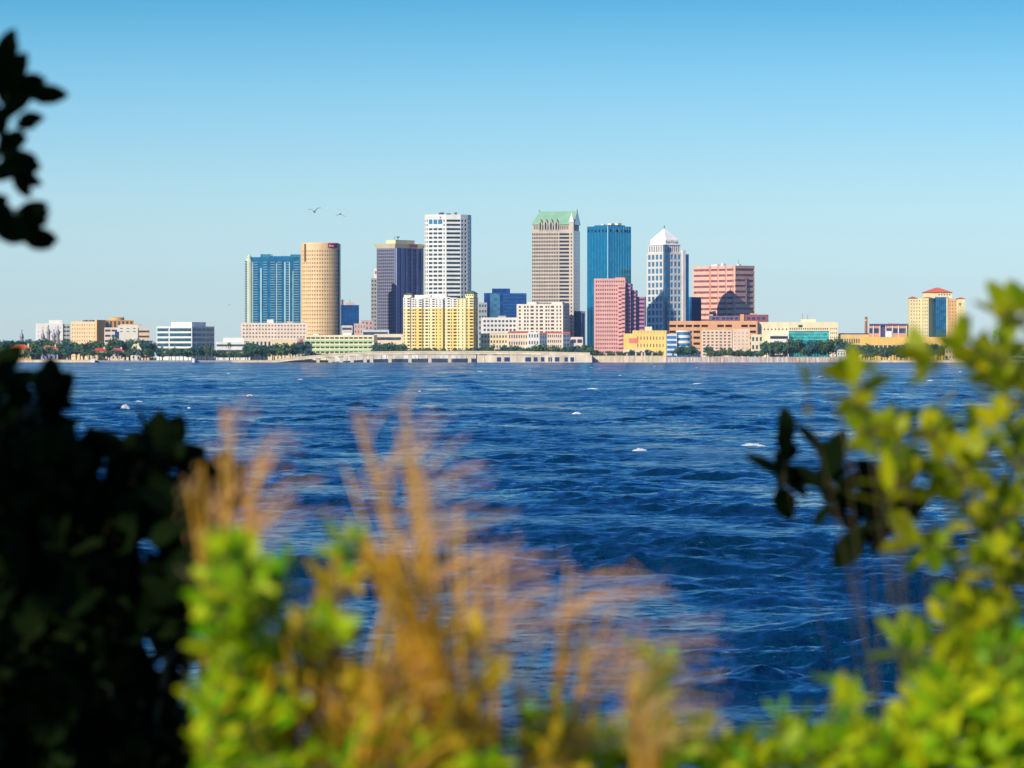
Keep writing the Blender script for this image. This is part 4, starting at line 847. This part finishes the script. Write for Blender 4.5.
# ------------------------------------------------------------------ foreground plants
def leaf_mesh(places, mat, name='foliage', width=.42, fold=.18, bend=.2):
    """places: (pos, dir, normal, length)"""
    V = []; Fc = []
    T = [(0, 0), (.18, .62), (.42, 1.0), (.68, .9), (.88, .5), (1, 0)]
    for pos, d, nn, L_ in places:
        d = d.normalized(); sd = d.cross(nn).normalized(); n2 = sd.cross(d); k = len(V); w_ = width * L_ / 2
        for t, wd in T:
            c = pos + d * (L_ * t) - n2 * (bend * L_ * t * t); V.append(tuple(c - n2 * (fold * w_ * wd)))
            if 0 < t < 1: V.append(tuple(c + sd * (w_ * wd))); V.append(tuple(c - sd * (w_ * wd)))
        # indices: 0 base, then (mid, r, l) x4, tip
        m_ = [k] + [k + 1 + 3 * i for i in range(4)] + [k + 13]; r_ = [None] + [k + 2 + 3 * i for i in range(4)]; l_ = [None] + [k + 3 + 3 * i for i in range(4)]
        Fc += [(m_[0], r_[1], m_[1]), (m_[0], m_[1], l_[1])]
        for i in range(1, 4): Fc += [(m_[i], r_[i], r_[i + 1], m_[i + 1]), (m_[i], m_[i + 1], l_[i + 1], l_[i])]
        Fc += [(m_[4], r_[4], m_[5]), (m_[4], m_[5], l_[4])]
    me = bpy.data.meshes.new(name); me.from_pydata(V, [], Fc); me.materials.append(mat)
    me.polygons.foreach_set('use_smooth', [True] * len(me.polygons)); return me
def curve_pts(a, c, sag, rd, n=7):
    j = Vector((rd.gauss(0, .06), rd.gauss(0, .06), sag)) * (c - a).length
    return [a.lerp(c, t / (n - 1)) + j * math.sin(math.pi * t / (n - 1)) for t in range(n)]
def shrub(name, label, cat, base, Y, blobs, mat, leaf=.11, dy=.35, seed=0, per=7, stem_r=.02, group=None, up=.6, width=.45, root_z=4.0, bark=None):
    rd = random.Random(seed); r_ = empty(name, (base[0], base[1], root_z)); tag(r_, label, cat, group); O = Vector(r_.location)
    st = MB(); pl = []
    for px, py, rx, ry, n in blobs:
        cen = at(px, py, Y); hub = cen + Vector((0, rd.uniform(-dy, dy) * .5, -ry / F * Y * .5))
        st.tube([p - O for p in curve_pts(O.copy(), hub, -.03, rd, 9)], stem_r * .7, stem_r * .3, 6)
        for q in range(n):
            a = rd.uniform(0, 6.283); rr_ = rd.random() ** .5
            p = at(px + rx * rr_ * math.cos(a), py + ry * rr_ * math.sin(a), Y) + Vector((0, rd.uniform(-dy, dy), 0))
            td = ((p - hub).normalized() * .7 + Vector((rd.gauss(0, .4), rd.gauss(0, .4), up + rd.gauss(0, .3)))).normalized(); tl = leaf * rd.uniform(.5, .9); p = p - td * (tl * .8)
            st.tube([x - O for x in curve_pts(hub, p, .05, rd, 5)], stem_r * .3, .003, 4); tip = p + td * tl
            st.tube([p - O, tip - O], .004, .002, 4)
            for i in range(per):
                f = i / (per - 1); q0 = p.lerp(tip, f); ax = td.orthogonal().normalized(); ax.rotate(Matrix.Rotation(i * 2.4 + rd.uniform(-.4, .4), 3, td))
                d = (ax * (1.1 - .6 * f) + td * (.3 + .9 * f)).normalized(); nn = (td * 1.0 - ax * .4 + Vector((rd.gauss(0, .3), rd.gauss(0, .3), .3))).normalized()
                pl.append((q0 - O, d, nn, leaf * rd.uniform(.5, 1.3)))
    st.build('stems', bark or BARK, r_); link('foliage', leaf_mesh(pl, mat, width=width), r_); return r_
DARK = leafmat('mangrove_leaves_painted_shade', (.003, .008, .002), (.007, .015, .004), .05, .9, .03)  # leaf colour lowered almost to black so it carries the shade
LG = leafmat('mangrove_leaves_painted_sun', (.12, .24, .004), (.58, .54, .008), .45)  # leaf colour raised so it carries the bright sunlight
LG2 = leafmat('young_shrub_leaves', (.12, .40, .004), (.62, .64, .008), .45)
LG3 = leafmat('yellowing_leaves', (.55, .40, .01), (.72, .50, .03), .4)
# dark shaded shrub, left
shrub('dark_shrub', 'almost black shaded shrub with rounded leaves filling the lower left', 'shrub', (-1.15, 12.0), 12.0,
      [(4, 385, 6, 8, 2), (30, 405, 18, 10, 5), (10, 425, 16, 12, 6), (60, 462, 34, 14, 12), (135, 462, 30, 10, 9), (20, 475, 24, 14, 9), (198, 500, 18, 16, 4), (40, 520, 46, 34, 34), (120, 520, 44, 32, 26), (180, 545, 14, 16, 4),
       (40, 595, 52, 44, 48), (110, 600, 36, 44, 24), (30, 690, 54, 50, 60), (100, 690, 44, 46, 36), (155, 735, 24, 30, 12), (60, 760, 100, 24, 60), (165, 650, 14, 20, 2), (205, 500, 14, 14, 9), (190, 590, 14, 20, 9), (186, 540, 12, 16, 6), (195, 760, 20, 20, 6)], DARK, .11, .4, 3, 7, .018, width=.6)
# right sunlit mangrove
shrub('mangrove_shrub', 'tall sunlit mangrove with yellow green oval leaves at the right edge', 'shrub', (1.15, 10.2), 10.0,
      [(1018, 310, 10, 22, 5), (995, 345, 18, 14, 5), (1012, 385, 16, 24, 8), (940, 358, 12, 8, 2), (862, 380, 8, 16, 3), (868, 425, 10, 10, 1), (895, 432, 16, 10, 3), (935, 425, 14, 14, 3), (908, 475, 12, 12, 2), (884, 495, 4, 16, 1), (962, 460, 22, 20, 5),
       (1005, 440, 20, 26, 7), (985, 500, 30, 20, 8), (1012, 550, 12, 34, 6), (925, 545, 12, 8, 2), (975, 610, 30, 24, 9), (1010, 640, 18, 30, 12), (955, 655, 28, 20, 9), (1000, 690, 30, 24, 14), (975, 560, 20, 14, 4)], LG, .080, .35, 5, 6, .006, width=.5)
shrub('sprig', 'loose sprig with three pale green leaves left of the mangrove', 'plant', (1.0, 10.4), 10.2, [(808, 398, 6, 10, 1), (820, 365, 4, 4, 1), (842, 400, 3, 4, 1)], LG, .085, .05, 8, 2, .004, width=.5)
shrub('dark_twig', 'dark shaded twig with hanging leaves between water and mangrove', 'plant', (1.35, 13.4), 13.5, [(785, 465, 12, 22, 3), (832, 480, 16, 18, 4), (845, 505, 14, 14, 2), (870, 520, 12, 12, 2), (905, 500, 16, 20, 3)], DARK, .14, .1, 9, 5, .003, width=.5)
# low bright shrubs along the bottom
shrub('low_shrub', 'bright green low shrub in the bottom right corner', 'shrub', (.95, 8.6), 8.6, [(1000, 735, 36, 36, 34), (930, 742, 46, 28, 28), (880, 752, 36, 20, 16), (960, 695, 34, 22, 14), (905, 650, 20, 10, 4), (1005, 660, 20, 26, 12)], LG2, .058, .3, 12, 7, .008, width=.42)
shrub('low_shrub', 'bright green low shrub at the bottom between centre and right', 'shrub', (.5, 8.4), 8.4, [(820, 750, 44, 20, 20), (760, 757, 44, 14, 14), (845, 705, 12, 10, 4), (795, 730, 12, 10, 4), (700, 752, 40, 18, 13)], LG2, .055, .3, 13, 7, .006, width=.42)
shrub('low_shrub', 'green low shrub with one tall shoot at the bottom centre', 'shrub', (.22, 8.4), 8.3, [(655, 668, 7, 22, 5), (658, 710, 16, 16, 7), (640, 752, 40, 18, 16), (570, 748, 44, 20, 20), (545, 722, 14, 10, 5)], LG2, .055, .3, 14, 7, .006, width=.42)
shrub('leafy_bush', 'leafy bush of green and yellow leaves beside the black shrub', 'shrub', (-.4, 7.8), 7.8, [(235, 560, 16, 22, 11), (222, 605, 20, 30, 20), (262, 590, 24, 34, 18), (235, 670, 28, 46, 30), (285, 670, 26, 46, 18), (225, 745, 24, 30, 16), (280, 740, 56, 30, 26), (380, 740, 50, 30, 24), (345, 538, 7, 10, 3), (330, 620, 16, 20, 5), (460, 755, 40, 16, 10)], LG2, .045, .35, 15, 7, .008, width=.45)
shrub('yellowing_bush', 'yellowing bush mixed with dry stems at the bottom left of centre', 'shrub', (-.25, 7.9), 7.9, [(320, 630, 34, 40, 14), (300, 700, 50, 44, 22), (385, 690, 40, 40, 20), (420, 745, 56, 24, 20), (350, 570, 20, 20, 4), (470, 650, 20, 24, 6), (470, 720, 30, 30, 10), (520, 755, 50, 16, 12)], LG3, .055, .3, 16, 6, .006, width=.3)
# dry golden grasses
STRAW = leafmat('dry_straw', (.74, .42, .03), (.92, .62, .07), .45, .6); PLUME = leafmat('dry_plumes', (.88, .46, .18), (.95, .62, .30), .5, .8)
def grass(label, base_px, Y, stems, seed, lean=.35, nb=9, bl_n=3, L0=.26):
    """stems: (tip px, tip py, spread, n, has plume); plumes are open panicles of long fine drooping branches"""
    rd = random.Random(seed); p0 = at(base_px, 768, Y); O = Vector((p0.x, Y, 4.05)); r_ = empty('dry_grass', O); tag(r_, label, 'grass', 'clumps of dry golden reed grass')
    st = MB(); pm = MB()
    for (px, py, sp, n, plume) in stems:
        for q in range(n):
            tip = at(px + rd.gauss(0, sp), py + rd.gauss(0, sp), Y + rd.uniform(-.2, .2)); b0 = O + Vector((rd.gauss(0, .025), rd.gauss(0, .05), 0))
            mid = p0.lerp(tip, .35) + Vector((rd.gauss(0, .02), 0, 0)); q0 = Vector((p0.x + rd.gauss(0, .03), Y, p0.z - .25))
            pts = [b0] + [(q0 * (1 - t) ** 2 + mid * (2 * t * (1 - t)) + tip * t * t) for t in [i / 10 for i in range(11)]]
            st.tube([p - O for p in pts], .0048, .0022, 5)
            for bl in range(bl_n - 1):          # narrow drooping blades
                t = rd.uniform(.3, .95); a = pts[int(t * 10)]; dd = Vector((abs(rd.gauss(.1, .35)), rd.gauss(0, .3), 1)).normalized(); w_ = Vector((.0042, .003, 0)); pr = None
                for i in range(6):
                    f = i / 5; c = a + dd * (.30 * f) + Vector((dd.x * .2, 0, -.14)) * f * f; ww = w_ * (1 - f * .9)
                    if pr: st.quad(pr[0] - pr[1] - O, pr[0] + pr[1] - O, c + ww - O, c - ww - O)
                    pr = (c, ww)
            if plume:
                dr = (pts[-1] - pts[-3]).normalized()
                for i in range(nb):
                    f = rd.random(); a = tip - dr * (L0 * .9 * f); L_ = L0 * (.35 + .65 * f) * rd.uniform(.5, 1.1)
                    d = (dr * 1.0 + Vector((lean + rd.gauss(0, .38), rd.gauss(0, .3), rd.gauss(0, .2)))).normalized(); prev = a
                    for k_ in range(1, 6):
                        g_ = k_ / 5; c = a + d * (L_ * g_) + Vector((lean * .5, 0, -.35)) * (L_ * g_ * g_); w_ = (c - prev).cross(Vector((0, 1, 0))).normalized() * .0012
                        pm.quad(prev - w_ - O, prev + w_ - O, c + w_ - O, c - w_ - O)
                        for h_ in range(1):
                            e = c + Vector((rd.gauss(0, .012), rd.gauss(0, .012), rd.gauss(0, .012))); w2 = Vector((.0014, 0, .0008)); u2 = Vector((rd.gauss(0, .003), 0, .006))
                            pm.quad(e - w2 - O, e + u2 - O, e + w2 - O, e - u2 - O)
                        prev = c
    st.build('stalks', STRAW, r_); pm.build('plumes', PLUME, r_)
    return r_
grass('tall dry reeds with pinkish plumes left, over the green bush', 215, 8.0, [(225, 408, 10, 2, 1), (266, 450, 8, 3, 1), (203, 465, 4, 2, 0), (185, 490, 4, 1, 1), (245, 480, 8, 1, 1)], 21, .2, 7)
grass('tall dry reeds with the highest pale plumes, left of centre', 455, 8.0, [(352, 412, 10, 2, 1), (390, 415, 12, 2, 1), (345, 480, 8, 1, 1), (395, 470, 10, 2, 0), (425, 480, 14, 2, 1)], 22, .5, 5)
grass('thick golden leaning stalks at the bottom centre', 490, 7.8, [(368, 548, 6, 13, 0), (386, 556, 6, 11, 0), (455, 535, 16, 4, 1), (415, 530, 10, 2, 1), (405, 600, 8, 8, 0), (500, 580, 14, 2, 1)], 23, .5, 5, 2)
grass('wispy brown plumes reaching right over the water', 545, 8.0, [(575, 590, 14, 2, 1), (610, 610, 14, 2, 1), (555, 640, 14, 2, 1), (490, 600, 14, 2, 1)], 24, .8, 6)
grass('short golden stalks mixed into the bottom left bush', 345, 7.6, [(320, 600, 16, 1, 1), (350, 600, 20, 4, 0), (390, 650, 16, 2, 1), (310, 670, 20, 4, 0), (430, 680, 20, 6, 0)], 25, .3, 7, 4)
grass('short straw stalks by the tall green shoot', 650, 7.6, [(628, 690, 8, 4, 1), (645, 720, 10, 4, 0)], 26, .3, 6)

# tree left of the camera, whose crown shades the left shrub and hangs into the frame
tr = empty('shade_tree', (-5.6, 9.4, 4.1)); tag(tr, 'dark leafy tree whose branch tip hangs into the upper left corner', 'tree')
m = MB(); O = tr.location
m.tube([(0, 0, -.3), (.1, .05, 1.2), (.15, .3, 2.6), (0, .5, 4.2), (.2, .5, 5.5)], .22, .08, 10); m.build('trunk', BARK, tr)
m = MB(); LB = [((.1, .2, 2.2), (1.6, 1.2, 3.0), (3.0, 2.2, 2.9), (4.1, 2.6, 2.6)), ((.1, .3, 3.0), (-1.2, .5, 4.4), (-1.8, -.4, 5.4)), ((.1, .4, 3.6), (1.0, 2.0, 5.0), (1.2, 2.8, 5.6)), ((.1, .4, 3.2), (.6, -1.4, 4.6), (.6, -2.0, 5.4))]
for q in LB: m.tube(q, .09, .02, 7)
m.build('branches', BARK, tr)
lob = [(-.6, -.8, 5.0, 2.5, 2.5, 2.3), (.9, 2.4, 5.4, 2.5, 2.4, 1.7), (-1.0, 1.5, 5.2, 2.4, 2.4, 2.0), (-.4, -.5, 3.4, 2.0, 2.0, 1.2), (.3, 2.6, 3.9, 2.2, 2, .9)]
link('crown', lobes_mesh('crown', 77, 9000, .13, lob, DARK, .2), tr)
pl = []; rd = random.Random(5); m = MB()
def leaves_px(items, Y, L0):
    for px, py, ang_, ln in items:
        py += 14
        d = Vector((math.cos(R(ang_)), rd.gauss(0, .3), math.sin(R(ang_)))); p = at(px, py, Y) + Vector((0, rd.uniform(-.15, .15), 0)) - O
        for k_ in range(2): pl.append((p + Vector((rd.gauss(0, .01), rd.uniform(-.05, .05), rd.gauss(0, .01))), (d + Vector((rd.gauss(0, .12), 0, rd.gauss(0, .12)))), Vector((rd.gauss(0, .3), -1, rd.gauss(0, .3))), ln / F * Y * (1 - .15 * k_)))
Yh = 12.0
leaves_px([(4, 92, 70, 52), (8, 85, 60, 44), (14, 82, 8, 44), (12, 74, 25, 30), (2, 110, 40, 40), (6, 105, -10, 30), (8, 125, 80, 34), (0, 130, 30, 36), (-2, 150, 10, 36), (6, 150, -20, 34), (14, 150, 5, 28), (12, 160, -40, 30), (2, 140, -30, 44), (0, 165, 20, 30),
           (-2, 180, -60, 34), (2, 205, 15, 46), (10, 215, -20, 46), (-2, 215, 0, 40), (20, 205, 10, 26), (18, 212, -35, 30), (4, 200, -80, 26), (0, 60, 60, 40), (-20, 80, 30, 40), (-20, 120, 10, 40), (-20, 160, 10, 40), (-25, 200, 10, 40), (-30, 60, 30, 40), (26, 75, 30, 16), (22, 108, -10, 18)], Yh, .1)
m.tube([Vector(LB[0][3]), at(-25, 190, Yh) - O, at(0, 150, Yh) - O, at(5, 110, Yh) - O, at(8, 80, Yh) - O], .02, .004, 6); m.tube([at(-25, 190, Yh) - O, at(0, 207, Yh) - O, at(22, 212, Yh) - O], .008, .003, 5)
tw = m.build('hanging_twig', BARK, tr); lm = link('foliage', leaf_mesh(pl, DARK, width=.5), tr)
